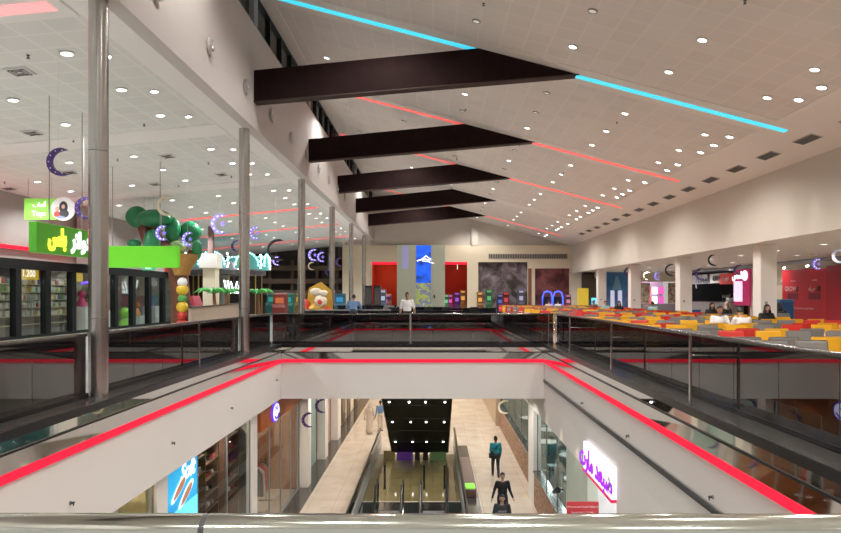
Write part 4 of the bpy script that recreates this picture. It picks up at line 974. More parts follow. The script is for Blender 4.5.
# wall ornaments on the big bulkhead: silver crescents
def crescent(r, th, w=.62):
    pts = []
    for k in range(15):
        a = math.radians(60+k*240/14); pts.append((r*math.cos(a), r*math.sin(a)))
    c = .38*r; r2 = None
    inner = []
    p0, p1 = pts[-1], pts[0]
    for k in range(1, 14):
        a = math.radians(-(60)+(-0)) 
        f = k/14; yy = p0[1]+(p1[1]-p0[1])*f
        xx = p0[0]-(r*w+p0[0])*math.sqrt(max(0, 1-(yy/abs(p0[1]))**2)) if abs(p0[1]) > 0 else 0
        inner.append((xx, yy))
    return pts+inner
SILV = mat('silver_ornament', (.62, .60, .58), .35, .6)
for k in range(10):
    Y = 11.75+k*2.75; X = -4.97
    t = thing('crescent_ornament', 'small silver crescent ornament on the upper left wall, ' + ['above the first', 'nearest in view', 'second', 'third', 'fourth', 'fifth', 'sixth', 'seventh', 'eighth', 'ninth'][k] + ' along', 'ornament', (X, Y, H(5.57-.02)), 0, 'silver crescents on the upper left wall')
    pts = crescent(.2, .03, .45)
    o = MB().prism([(0, x, z) for x, z in pts], (.06, 0, 0)).done('crescent', SILV, t); o.rotation_euler = (0, .0, 0)
    MB().ball((.03, .06, .0), .05, .06, .08).done('star', SILV, t)
# hanging crescent decorations
PM = mat('purple_moon', (.08, .04, .22), .5); PL = mat('violet_glow', (.25, .2, .8), .5, em=(.28, .2, .95), es=.6); CM = mat('cream_moon', (.7, .62, .45), .5); DM = mat('dark_moon', (.02, .02, .025), .4); WM = mat('silver_moon', (.6, .6, .65), .3, em=(.5, .5, .8), es=.2)
def moon(x, y, Y, px, kind, top, label, flip=1):
    p = PX(x, y, Y); r = px*Y/F/2
    t = thing('hanging_moon', label, 'decoration', tuple(p), 0, None)
    m = {'purple': PM, 'lit': PL, 'cream': CM, 'dark': DM, 'silver': WM}[kind]
    w = .80 if kind in ('cream', 'dark') else .62
    MB().prism([(flip*a, -.03, b) for a, b in crescent(r, 0, w)], (0, .06, 0)).done('crescent', m, t)
    zt = top(p.x)-p.z if callable(top) else top-p.z
    MB().rod((-flip*r*.2, 0, r*.9), (-flip*r*.2, 0, zt), .003, n=6).done('wire', MATS['lamp_ring'], t)
    if kind in ('lit', 'purple'):
        st = []
        for a in range(10):
            rr = r*(.34 if a % 2 == 0 else .14); st.append((flip*r*.15+rr*math.sin(a*PI/5), -.02, rr*math.cos(a*PI/5)))
        if kind == 'lit': MB().prism(st, (0, .04, 0)).done('star', PL, t)
        n = 7; bl = MB()
        for q in range(n):
            a = math.radians(80+q*200/(n-1)); bl.ball((flip*.82*r*math.cos(a), -.035, .82*r*math.sin(a)), r*.05, n=6)
        bl.done('bulbs', WB if kind == 'lit' else WM, t)
for x, y, Y, px, kind, lab in ((61, 162, 12, 28, 'purple', 'matte purple crescent hanging left of the nearest steel column'), (86, 208, 17, 22, 'purple', 'purple crescent partly behind the nearest steel column'), (167, 206, 20, 20, 'cream', 'slim cream crescent above the blank green sign'),
        (163, 233, 20.5, 15, 'lit', 'round lit violet crescent in front of the cartoon tree'), (189, 239, 22, 14, 'lit', 'lit violet crescent right of the melon on the cartoon tree'), (221, 224, 24, 20, 'lit', 'large lit violet crescent left of the second steel column'),
        (256, 233, 26, 13, 'lit', 'violet crescent just right of the second steel column'), (278, 250, 30, 22, 'dark', 'slim dark crescent with violet edge between the second and third columns'), (277, 261, 34, 9, 'lit', 'small violet crescent below the slim dark one'),
        (314, 255, 30, 12, 'lit', 'lit violet crescent right of the third steel column'), (322, 257, 32, 10, 'lit', 'second violet crescent right of the third steel column'), (312, 266, 33, 8, 'cream', 'small cream crescent near the third column'), (340, 262, 36, 9, 'purple', 'small purple crescent between fourth and fifth columns'), (329, 272, 38, 8, 'purple', 'lowest small purple crescent beside the fourth column'), (237, 246, 40, 12, 'purple', 'dim purple crescent above the teal arches')):
    moon(x, y, Y, px, kind, lambda X: lefth(X)-.02, lab)
for x, y, Y, px, kind, lab in ((629, 272, 42, 10, 'purple', 'purple crescent in the gap left of the pink shop'), (640, 275, 44, 8, 'dark', 'small dark and gold crescent over the pink shop'), (647, 276, 43, 8, 'cream', 'slim cream crescent over the pink shop'), (658, 276, 40, 8, 'lit', 'lit violet crescent over the pink shop'), (671, 270, 38, 12, 'dark', 'slim dark crescent beside the column right of the pink shop'),
        (701, 274, 35, 12, 'purple', 'purple crescent over the kitchen counter'), (714, 260, 30, 12, 'dark', 'slim dark crescent over the kitchen sign'), (739, 270, 30, 10, 'purple', 'round purple crescent beside the red menu sign'), (773, 256, 27, 15, 'lit', 'violet crescent on the right of the widest column'), (813, 250, 25, 13, 'cream', 'slim cream crescent above the red hoarding'), (818, 264, 28, 11, 'lit', 'violet crescent touching the top of the red hoarding'), (839, 256, 24, 14, 'silver', 'silver crescent cut by the right picture edge'), (599, 275, 50, 9, 'cream', 'small cream crescent over the blue mural')):
    p = PX(x, y, Y)
    moon(x, y, Y, px, kind, H(1.9), lab)
moon(309, 420, 22.6, 15, 'purple', ZB, 'purple crescent hanging over the left ground floor walkway')
moon(322, 406, 26, 14, 'purple', ZB, 'patterned crescent higher over the left ground floor walkway')
moon(505, 407, 24.5, 14, 'cream', ZB, 'cream crescent in the ground floor restaurant window')
# ------------------------------------------------------------------ lift shaft and counters
t = thing('lift_shaft', 'pale green panelled lift shaft standing in the dark counter', 'lift shaft', (0, 30, 0))
PG = mat('pale_green_panel', (.44, .47, .37), .35, noise=.03, nscale=1)
x = lambda px: (px-433)/F*30
topz = H(2.36)
B(x(397), x(445), .1, 2.2, 0, topz).done('core', PG, t)
B(x(397), x(416), 0, .1, 1.1, topz).done('front_panel', PG, t); B(x(431), x(445), 0, .1, 1.1, topz).done('front_panel', PG, t)
B(x(397), x(445), -.01, .1, 0, 1.1).done('base_panel', BLACKG, t)
B(x(402), x(408.5), -.02, 0, H(1.25), topz-.06).done('reflection_panel', mat('lilac_reflection', (.36, .36, .60), .3, em=(.3, .3, .65), es=.25), t)  # bluish reflection painted as a faintly glowing panel
s = B(x(416), x(431), .04, .06, H(.6), topz-.02).done('screen', mural_mat('blue_screen', [(.005, .02, .12), (.01, .10, .75), (.005, .03, .25)], 1.2, 1.0), t)
o = MB().path([(x(417), -.01, H(1.62)), (x(424), -.01, H(1.72)), (x(430), -.01, H(1.63))], .03, 6).path([(x(421), -.01, H(1.66)), (x(426), -.01, H(1.85)), (x(431), -.01, H(1.68))], .03, 6).path([(x(422), -.01, H(1.62)), (x(427), -.01, H(1.6)), (x(434), -.01, H(1.5))], .02, 6).done('white_emblem', WHITEL, t)
MB().box(x(416), x(431), 0, .05, .9, H(.6)).done('poster', mural_mat('busy_poster', [(.02, .03, .12), (.35, .4, .08), (.10, .12, .25), (.5, .5, .4)], 3.5, .5), t)
B(x(433.5), x(435), -.02, 0, H(-.1), H(.05)).done('call_button', BLACK, t)
def counter(label, x0, x1, y0, y1, h=1.02, topm=None, ov=.06):
    t = thing('counter', label, 'counter', ((x0+x1)/2, y0, 0))
    a = (x1-x0)/2
    B(-a, a, 0, y1-y0, 0, h-.05).done('front', mat('navy_black', (.010, .011, .02), .12), t)
    B(-a-ov, a+ov, -ov, y1-y0+ov, h-.05, h, .01).done('worktop', topm or STEEL, t)
    for k in range(1, max(2, int((x1-x0)/1.4))): B(-a+k*1.4-.006, -a+k*1.4+.006, -.006, 0, .1, h-.08).done('panel_gap', GREY, t)
    return t
counter('long dark counter with steel top left of the lift shaft', -5.65, -1.85, 27.5, 28.2)
counter('dark counter in front of the lift shaft', -1.8, 1.2, 27.5, 28.2, .98, BLACKG)
counter('long dark counter right of the lift shaft', 1.3, 4.3, 27.0, 27.8, .86, BLACKG)
counter('dark rear counter behind the right counter', .8, 3.2, 33.0, 33.7, 1.0, BLACKG)
counter('dark rear counter at the back left', -4.9, -1.9, 33.5, 34.2, 1.12, BLACKG)
for i, (X, Y) in enumerate(((-2.45, 28.5), (-1.75, 28.6), (-.2, 29.2), (.6, 29.1), (1.9, 29.6))):
    t = thing('office_chair', 'black high stool behind the dark counter, %s from the left' % ['first', 'second', 'third', 'fourth', 'fifth'][i], 'stool', (X, Y, 0), 0, 'black stools behind the counter')
    MB().lathe([(0, .68), (.2, .68), (.2, .74), (0, .75)], 16).done('seat', BLACK, t); B(-.2, .2, .17, .21, .78, 1.1, .01).done('backrest', BLACK, t)
    MB().rod((0, 0, .03), (0, 0, .68), .03).lathe([(0, 0), (.22, 0), (.2, .03), (0, .04)]).done('stem', STEEL, t)
for i, (px, py) in enumerate(((368.5, 289), (377.5, 289))):
    t = thing('speaker_tower', 'tall narrow black tower in front of the far wall, ' + ['left' , 'right'][i] + ' of the pair', 'tower', ((px-433)/F*47, 47, 0))
    B(-.25, .25, -.2, .2, 0, H(.75)).done('case', BLACK, t); B(-.2, .2, -.22, -.2, 1.0, H(.6)).done('front', DKGREY, t)
# ------------------------------------------------------------------ arcade signs and machines
t = thing('arcade_sign', 'white script letters P and u on the cream far wall left of the lift shaft', 'sign', ((395-433)/F*54, y1-.06, H(3.62)))
text('lettering', 'Pu', 1.35, WHITEL, t, (.0, 0, 0), ext=.04, shear=.25, sx=.75)
t = thing('wall_emblem', 'lit grey, yellow and white emblem board on the far wall right of the lift shaft', 'sign', ((453-433)/F*54, y1-.1, H(4.0)))
def blob(pts, m, nm, d=0): return MB().prism([(a, d, b) for a, b in pts], (0, .06, 0)).done(nm, m, t)
blob([(-.75, -1.15), (.7, -1.1), (.8, -.6), (.55, -.2), (.75, .4), (.3, 1.35), (.0, 1.6), (-.3, 1.3), (-.75, .6), (-.9, .1), (-.6, -.4)], mat('emblem_grey', (.35, .38, .42), .4, em=(.35, .38, .45), es=.5), 'board')
blob([(-.6, -.35), (-.1, -.5), (.1, -.1), (.6, -.4), (.75, .35), (.2, .15), (-.1, .55), (-.65, .3)], mat('emblem_yellow', (.6, .65, .1), .4, em=(.55, .65, .08), es=.8), 'yellow_shape', -.03)
blob([(-.2, -.15), (.15, -.2), (.25, .15), (0, .35), (-.25, .15)], mat('emblem_orange', (.6, .2, .05), .4, em=(.6, .15, .03), es=.7), 'orange_shape', -.05)
blob([(-.7, -1.1), (-.2, -.75), (.1, -1.0), (.3, -.7), (.75, -.95), (.6, -1.15)], WHITEL, 'white_shape', -.03)
AC = [((388, 52), 'pink', (.5, .1, .35)), ((377, 50), 'white', (.5, .6, .6)), ((383, 51), 'blue', (.4, .5, .8)), ((450, 55), 'magenta', (.7, .05, .4)), ((457, 55.5), 'violet', (.3, .05, .6)), ((463, 55), 'orange', (.7, .3, .05)), ((446, 52), 'green', (.1, .4, .2)),
      ((480, 52), 'amber', (.7, .3, .05)), ((489, 51.5), 'green', (.05, .3, .1)), ((500, 52), 'blue', (.05, .1, .4)), ((506, 50.5), 'red', (.4, .02, .03)), ((521, 52.5), 'lilac', (.3, .3, .45)), ((568, 52.5), 'pink', (.6, .2, .3))]
for i, ((px, Y), c, col) in enumerate(AC):
    X = (px-433)/F*Y
    where = 'left of the lift shaft' if px < 400 else 'in the red doorway right of the lift shaft' if px < 470 else 'before the dark tree mural' if px < 530 else 'before the red mural'
    t = thing('arcade_machine', '%s lit arcade machine %s' % (c, where), 'arcade machine', (X, Y, 0), 0, 'arcade machines at the far wall'); t.scale = (.62, 1, .92+.1*(i % 3))
    MB().prism([(-.38, 0, 0), (-.38, -.4, .0), (-.38, -.4, .85), (-.38, -.12, 1.05), (-.38, -.08, 1.8), (-.38, .45, 1.9), (-.38, .45, 0)], (.76, 0, 0)).done('case', mat('arc_%d' % i, tuple(v*.25 for v in col), .4), t)
    B(-.24, .24, -.14, -.1, 1.12, 1.42).done('screen', mat('arcs_%d' % i, col, .3, em=tuple(min(1, v*1.6+.1) for v in col), es=.35), t)
    B(-.26, .26, -.2, -.1, 1.68, 1.8).done('marquee', mat('arcm_%d' % i, col, .3, em=tuple(min(1, v*1.3+.25) for v in col[::-1]) if i % 3 == 0 else tuple(min(1, v*1.8+.1) for v in col), es=.3), t)
for i, px in enumerate((547.5, 558)):
    X = (px-433)/F*50
    t = thing('racing_simulator', 'dark racing game seat outlined by a glowing blue arch, ' + ['left', 'right'][i] + ' one', 'arcade machine', (X, 50, 0), 0, 'blue arch racing games')
    MB().path([(-.38, 0, .1), (-.38, 0, 1.5), (-.25, 0, H(.28)), (.0, 0, H(.36)), (.25, 0, H(.28)), (.38, 0, 1.5), (.38, 0, .1)], .05, 8).done('arch_light', mat('blue_arch', (.05, .1, 1), .4, em=(.03, .08, 1), es=3), t)
    MB().box(-.3, .3, 0, .5, 0, .6, .04).box(-.28, .28, .35, .5, .6, 1.55, .04).done('seat', BLACK, t)
tag(MB().box(-.02, .02, -.02, .02, 0, .4).done('signal_lamp', mat('white_arc', (1, .9, .8), .4, em=(1, .9, .8), es=2)), 'small white lamp over the red arcade doorway', 'lamp').location = (2.1, y1-.05, H(2.3))
point((-3.9, 56.5, H(1.8)), 45, (1, .45, .2), .4); point((1.9, 56.5, H(1.8)), 22, (1, .3, .2), .4)

# ------------------------------------------------------------------ food court seating
def chair_proto(m, full):
    t = thing('food_court_chair', 'x y z', 'chair')
    bk = MB(); bk.box(-.245, .245, .185, .215, .48, .93, .03)
    for v in bk.b.verts:
        v.co.y += .05*(v.co.z-.5)/.4 + .25*(v.co.x**2)*-1+.0
    bk.done('backrest', m, t)
    B(-.21, .21, -.2, .2, .43, .47, .015).done('seat', m, t)
    if full:
        for sx in (-1, 1):
            MB().rod((sx*.18, -.17, 0), (sx*.17, -.16, .43), .012).done('leg', STEEL, t); MB().rod((sx*.18, .2, 0), (sx*.17, .18, .43), .012).done('leg', STEEL, t)
            MB().rod((sx*.15, .16, .45), (sx*.15, .21, .56), .012).done('back_bracket', STEEL, t)
    else: MB().box(-.17, .17, -.17, .17, .0, .43).done('frame', STEEL, t) if 0 else MB().rod((0, 0, 0), (0, 0, .43), .03).lathe([(0, 0), (.2, 0), (.2, .02), (0, .02)], 10).done('pedestal', STEEL, t)
    return t
CP = {}; CC = {'yellow': YEL, 'red': RED, 'grey': GRY}
used2 = set(); nch = 0
tabp = None; occ = {}
rowsY = [8.9+2.75*k for k in range(15)]
for r, Y in enumerate(rowsY):
    full = Y < 16
    for c4, X in enumerate((5.45, 6.8, 8.15, 9.5, 10.85)):
        if tabp is None or (full != tabfull):
            tp_ = thing('food_court_table', 'x', 'table'); tabfull = full
            B(-.6, .6, -.38, .38, .715, .745, .008).done('tabletop', WOOD, tp_)
            for sx in (-.35, .35): MB().rod((sx, 0, 0), (sx, 0, .715), .03).lathe([(0, 0), (.2, 0), (.18, .03), (0, .04)], 12, (sx, 0, 0)).done('pedestal', STEEL, tp_)
            tabp = tp_; o = tp_
        else: o = dup(tabp)
        o.location = (X, Y, 0); tag(o, 'light wood food court table between rows of coloured chairs', 'table', 'light wood food court tables')
        for sy in (-1, 1):
            for sx in (-1, 1):
                nch += 1
                c = random.choices(('yellow', 'red', 'grey'), (5, 4, 4))[0]
                if r % 3 == 1 and c4 == 2: c = 'grey'
                key = (c, full)
                if key not in CP: CP[key] = chair_proto(CC[c], full); o = CP[key]
                else: o = dup(CP[key])
                o.location = (X+sx*.31+random.uniform(-.03, .03), Y+sy*(.70+random.uniform(-.04, .05)), 0); o.rotation_euler = (0, 0, (0 if sy > 0 else PI)+random.uniform(-.06, .06))
                f = 'with its back to the atrium end' if 0 else ''
                tag(o, '%s plastic food court chair at a light wood table' % c, 'chair', '%s food court chairs' % c)

# diners
DN = [((703, 18.5), 'man in a white shirt sitting facing the camera across the food court table', 0, WHC, 'short', None), ((735, 17.5), 'person in a white shirt sitting with back to the camera, leaning over the table', PI, WHC, 'short', None),
      ((705, 27), 'woman in black with a black headscarf sitting behind the man in the white shirt', 0, BLK, 'scarf', BLK), ((726, 28), 'woman in a cream headscarf sitting between the two white shirted diners', .2, BLK, 'scarf', CRC), ((748, 21), 'woman in a black headscarf and cloak sitting right of the white shirts', -.4, BLK, 'scarf', BLK),
      ((765, 25), 'person with a grey headscarf sitting before the widest column', .5, GRC, 'scarf', GRC), ((780, 25.4), 'woman in a black cloak sitting right of the widest column', PI, BLK, 'scarf', BLK),
      ((624, 33), 'woman in black sitting farther off left of the second column', 0, BLK, 'scarf', BLK), ((612, 36), 'dark haired man in a teal shirt sitting far off', 0, LBC, 'short', None), ((641, 34), 'person in a pale blue shirt sitting with back turned by the far columns', PI, LBC, 'short', None),
      ((647, 36), 'person in a grey top sitting beside the pale blue shirt', 0, GRC, 'short', None), ((597, 42), 'person in dark clothes sitting at the far end of the food court', 0, BLK, 'short', None), ((590, 40), 'person in brown sitting near the yellow stand', .3, cl('brown_cloth', (.15, .08, .05)), 'short', None),
      ((557, 44), 'person in white sitting before the left blue arch', PI, WHC, 'short', None), ((545, 45), 'person in cream sitting farthest back before the blue arches', PI, CRC, 'short', None), ((718, 33), 'cook in white standing behind the kitchen counter', 0, WHC, 'short', None)]
for i, ((px, Y), lab, rz, top_, hair, hmt) in enumerate(DN):
    if 'cook' in lab: 
        build_person('person', lab, (20.9, 45.8, 0), -.6, stand(), cs(WHC, WHC), .03, hair=hair, hairm=hmt); continue
    X = (px-433)/F*Y
    back = abs(rz) > 2; k = 1 if not back else -1
    if X < 11.4:
        T = 8.9+2.75*round((Y-k*.7-8.9)/2.75); Y = T+k*.66
        X = min((c+d for c in (5.45, 6.8, 8.15, 9.5, 10.85) for d in (-.31, .31)), key=lambda v: abs(v-X)); rz = 0 if not back else PI
    else:
        o = dup(CP[('grey', False)]); o.location = (X, Y+.02*k, 0); o.rotation_euler = (0, 0, rz)
        tag(o, 'grey plastic food court chair beside the white columns, under a seated diner', 'chair', 'grey chairs beside the white columns')
    if 'back to the camera' in lab: J = sit(wrl=(.1, -.34, .8), nod=.35, head=(0, -.12, 1.19))
    else: J = sit()
    build_person('person', lab, (X, Y, 0), rz, J, cs(top_, BLK if hair == 'scarf' else DENIM, SKINL if i % 3 else SKIN), .02 if Y < 30 else .03, hair=hair, hairm=hmt)

# ------------------------------------------------------------------ food counters beyond the columns
ye = 52.0
RW = lambda p: (p-433)/F*ye
wallrect(11.9, 13.8, H(1.75), H(1.9), CREAM, ye, .2)
for x0, x1, m, nm in ((RW(582), RW(604), mat('olive_dark', (.08, .06, .035), .6), 'a'), (RW(604), RW(628), mural_mat('blue_mural', [(.02, .10, .25), (.04, .2, .4), (.10, .12, .35), (.12, .35, .5)], .5), 'b'), (RW(628), RW(640), CREAM, 'c'), (RW(676), 20.0, CREAM, 'd')):
    struct('wall_far', B(x0, x1, ye, ye+.2, 0, H(1.9)), m)
struct('wall_far', B(RW(640), RW(676), ye, ye+.2, H(1.15), H(1.9)), CREAM)
struct('wall_far', B(RW(640), RW(676), ye+3, ye+3.2, 0, H(1.9)), mat('pink_shop_back', (.55, .40, .55), .6))
point((RW(658), ye+1.4, H(.9)), 80, (1, .85, 1), .3)
t = thing('kiosk_banner', 'yellow standing banner at the far end of the food court', 'banner', ((583-433)/F*50, 50, 0))
B(-.42, .42, -.02, .02, .1, 2.2).done('banner', mat('banner_yellow', (.75, .55, .05), .5, em=(.7, .5, .05), es=.3), t); B(-.4, .4, -.15, .15, 0, .1).done('foot', GREY, t)
t = thing('lit_panel', 'pair of white glowing door panels in the blue mural wall', 'panel', (RW(616), ye-.03, 0))
for dx in (-.45, .15): B(dx, dx+.32, -.02, .02, .3, H(.45)).done('panel', mat('cool_white', (.7, .75, .9), .4, em=(.6, .65, .9), es=.5), t)
t = thing('mural_figure', 'pale blue figure shape painted on the blue mural', 'mural', (RW(617), ye-.01, 0))
MB().prism([(-.35, -.03, H(.5)), (.35, -.03, H(.5)), (.2, -.03, H(1.2)), (.05, -.03, H(1.6)), (-.1, -.03, H(1.6)), (-.2, -.03, H(1.2))], (0, .03, 0)).done('figure', mat('mural_pale', (.25, .5, .65), .6), t)
t = thing('lit_panel', 'cyan lit game machine before the dark end bay', 'panel', (RW(591), 50.6, 0))
B(-.4, .4, -.2, .2, 0, 1.5).done('case', DKGREY, t); B(-.35, .35, -.22, -.2, .9, 1.45).done('screen', mat('cyan_scr', (.1, .6, .8), .3, em=(.1, .7, .9), es=1.4), t)
# pink shop goods
for i in range(10):
    X = RW(642)+.12+(i % 5)*.55; z = .95 if i < 5 else 1.75
    c = [('pink', (.8, .25, .5)), ('violet', (.45, .25, .7)), ('red', (.7, .08, .1)), ('white', (.85, .8, .85)), ('magenta', (.7, .1, .45))][i % 5]
    t = thing('poster', '%s poster in the bright pink shop, %s row' % (c[0], 'lower' if i < 5 else 'upper'), 'poster', (X+.25, ye+2.95, z+.3))
    B(-.22, .22, -.03, .0, -.3, .3).done('sheet', mat('poster_'+c[0], c[1], .5, em=c[1], es=.7), t)
tag(B(RW(640), RW(676), ye-.4, ye+.1, 0, 1.0, .02).done('counter', mat('pink_counter', (.3, .25, .28), .4)), 'service counter of the bright pink shop', 'counter')
for px, lab in ((645, 'left'), (672, 'right')):
    tag(B(RW(px)-.35, RW(px)+.35, ye-.1, ye-.02, 1.02, H(1.05)).done('menu_board', mural_mat('menu_%d' % px, [(.1, .08, .06), (.4, .3, .2), (.6, .5, .4)], 5)), 'brown menu board at the %s side of the pink shop' % lab, 'menu board')
# kitchen on the right
struct('wall_right', B(23.2, 23.4, 41, 52, 0, H(1.9)), mat('kitchen_back', (.03, .032, .04), .4))
struct('wall_near', B(20.0, 23.2, 41.0, 41.15, 0, H(1.9)), REDW)
struct('wall_far', B(20.0, 23.4, 52, 52.2, 0, H(1.85)), MATS['kitchen_back'])
struct('ceiling', B(20.0, 23.4, 41, 52.2, H(1.85), H(1.95)), DKGREY)
t = thing('kitchen_counter', 'steel fronted kitchen serving counter beyond the columns', 'counter', (20.0, 43.2, 0))
B(-.3, .3, 0, 7.6, 0, 1.15).done('front', mat('counter_grey', (.42, .40, .38), .4), t); B(-.36, .36, 0, 7.6, 1.15, 1.2).done('worktop', STEEL, t)
for i, (y, z, h) in enumerate(((46, .0, 1.9), (48.2, .0, 1.7), (44.2, 0, 2.0))):
    t = thing('kitchen_unit', 'stainless kitchen appliance behind the serving counter, ' + ['middle', 'farthest', 'nearest'][i], 'appliance', (22.2, y, 0))
    B(-.5, .5, -.6, .6, 0, h, .02).done('body', STEEL, t); B(-.52, -.5, -.4, .4, h*.5, h*.85).done('door', mat('oven_glass', (.02, .02, .02), .1), t)
point((21.2, 46.5, H(1.4)), 70, (1, .97, .9), .2)  # bare fill added to lift the dark kitchen interior
t = thing('kitchen_sign', 'long pale sign board with dark letters above the kitchen counter', 'sign', (19.9, 43.6, H(1.22)))
B(-.05, .05, .3, 7.0, -.32, .35).done('board', mat('pale_board', (.5, .48, .44), .5, em=(.5, .48, .42), es=.2), t)
text('lettering', '\uFEE2\uFECC\uFEC4\uFEE4\uFEDF\uFE8D', .85, BLACK, t, (-.07, 4.2, .0), (PI/2, 0, -PI/2), .02, off=.03)
text('lettering', 'GRILL', .45, BLACK, t, (-.07, 1.9, .0), (PI/2, 0, -PI/2), .02, off=.02)
t = thing('kitchen_sign', 'red square sign with white script between kitchen sign and menu light box', 'sign', (19.85, 44.0, H(1.1)))
B(-.05, .05, -.95, .95, -.3, .42).done('board', mat('sign_red', (.55, .04, .03), .5, em=(.5, .04, .03), es=.3), t)
text('lettering', 'Rosto', .42, WHITEP, t, (-.07, 0, .05), (PI/2, 0, -PI/2), .01, shear=.3)
t = thing('menu_light_box', 'glowing pink and white menu light box with round white lamp', 'sign', (19.9, 41.9, H(.2)))
B(-.05, .05, -1.1, 1.0, -.8, 1.5).done('board', mat('menu_crimson', (.5, .02, .10), .5, em=(.5, .02, .12), es=.4), t)
B(-.08, -.05, -.2, .95, -.55, .75).done('menu', mural_mat('menu_glow', [(.8, .9, 1), (.7, .4, .6), (.9, .95, 1)], 6, 1.2), t)
text('lettering', '\uFEBA\uFEE3\uFED7', .6, WHITEL, t, (-.08, .45, 1.12), (PI/2, 0, -PI/2), .01, off=.03)
o = MB().lathe([(0, 0), (.32, 0), (.32, .05), (0, .05)], 20).done('round_lamp', WHITEL, t); o.rotation_euler = (0, -PI/2, 0); o.location = (-.06, -.6, 1.1)
t = thing('wall_lettering', 'small dark lettering on the pale wall right of the widest column', 'lettering', (19.97, 37.3, H(.75)))
text('lettering', 'The kitchen', .35, GREY, t, (0, 0, 0), (PI/2, 0, -PI/2), .01)
t = thing('blue_bin', 'blue crate on the floor by the kitchen columns', 'crate', ((690-433)/F*38, 38, 0))
B(-.5, .5, -.3, .3, 0, .75, .03).done('box', mat('bin_blue', (.02, .12, .35), .4), t); B(-.53, .53, -.33, .33, .75, .8, .01).done('rim', mat('bin_blue', (.02, .12, .35), .4), t)
t = thing('blue_bin', 'tall blue cabinet right of the woman in the black cloak', 'cabinet', ((784-433)/F*30, 30, 0))
B(-.3, .3, -.3, .3, 0, 1.45, .02).done('case', mat('cab_blue', (.03, .15, .35), .4), t); B(-.25, .25, -.32, -.3, .2, 1.3).done('door', mat('cab_blue2', (.02, .1, .28), .4), t)
# red hoarding
t = thing('red_hoarding', 'tall red printed hoarding at the right edge of the food court', 'hoarding', (19.6, 36.4, 0), -PI/2)
B(0, 4.1, -.04, .04, 0, 3.02).done('panel', REDH, t); B(4.12, 9.5, -.04, .04, 0, 3.1).done('panel', mat('red_hoarding2', (.42, .012, .025), .45), t)
PK = mat('hoarding_print', (.75, .45, .45), .6); DKR = mat('hoarding_dark', (.10, .01, .02), .6)
for xx, s1 in ((1.0, 'GROW'), (3.0, '\uFEE9\uFE8E\uFEF4\uFEA3')):
    text('lettering', s1, .36, PK, t, (xx-.15, -.05, 1.98), ext=.004, off=.006)
    B(xx+.3, xx+.62, -.05, -.04, 1.84, 2.12).done('dark_square', DKR, t)
    B(xx-.45, xx+.6, -.05, -.04, 1.42, 1.76).done('dark_square', mat('hoarding_dark2', (.22, .012, .03), .6), t)
    text('lettering', 'wow.mall' if xx < 2 else 'opening', .13, PK, t, (xx+.1, -.05, 2.42), ext=.004)
text('lettering', 'The Experience Just Better', .17, PK, t, (2.1, -.05, .95), ext=.004)
for i, xx in enumerate((.9, 3.1)):
    l = thing('picture_light', 'small lamp lighting the red hoarding, ' + ['left', 'right'][i] + ' one', 'lamp', (19.6-.45, 36.4-xx, 3.12))
    MB().rod((0, 0, 0), (.42, 0, -.06), .015).done('arm', GREY, l); MB().rod((-.02, 0, -.02), (.08, 0, .05), .05, .04).done('head', LAMPW, l)
    spot((19.15, 36.4-xx, 3.05), 16, 70, (1, .8, .75), .03, .6, (0, math.radians(25), 0))
for k in range(3):
    MBx = tag(MB().rod((18.6+.5*k, 8, H(1.78)), (18.6+.5*k, 51, H(1.78)), .05).done('ceiling_pipe', GREY), 'grey service pipe along the food court ceiling, ' + ['innermost', 'middle', 'nearest the counters'][k], 'pipe', 'service pipes')
# ------------------------------------------------------------------ lamps
def lampmesh(name, r, bright=False, n=16):
    mb = MB(); mb.mi = 0
    mb.lathe([(r*1.25, 0), (r*1.25, -.02), (r, -.028), (r, -.006)], n)
    mb.mi = 1; mb.lathe([(r*.98, -.004), (r*.98, -.012)], n)
    return mb.done(name, [RING, LAMPW if bright else LAMP])
DIM = mat('lamp_dim', (.8, .78, .72), .3, em=(1, .95, .85), es=.35)
roof_l = lampmesh('ceiling_light', .095); roof_l.rotation_euler = (0, math.atan(.262), 0)
roof_b = lampmesh('ceiling_light', .10, True); roof_b.rotation_euler = (0, math.atan(.262), 0)
side_l = lampmesh('ceiling_light', .105); side_l.rotation_euler = (0, -math.atan(.095), 0)
side_b = lampmesh('ceiling_light', .08, True); side_b.rotation_euler = (0, -math.atan(.095), 0)
roof_d = lampmesh('ceiling_light', .09); roof_d.rotation_euler = (0, math.atan(.262), 0); roof_d.data.materials[1] = DIM; roof_d.data.materials[0] = GREY
food_l = lampmesh('ceiling_light', .11)
used = set()
def put(proto, loc, label, group):
    if proto.name in used: o = dup(proto)
    else: o = proto; used.add(proto.name)
    o.location = loc; tag(o, label, 'ceiling light', group); return o
rows = [b+d for b in [-5.6, 2.35]+BAYS for d in (1.95, 4.1, 6.15)]
rows = [r for r in rows if -4 < r < 54]
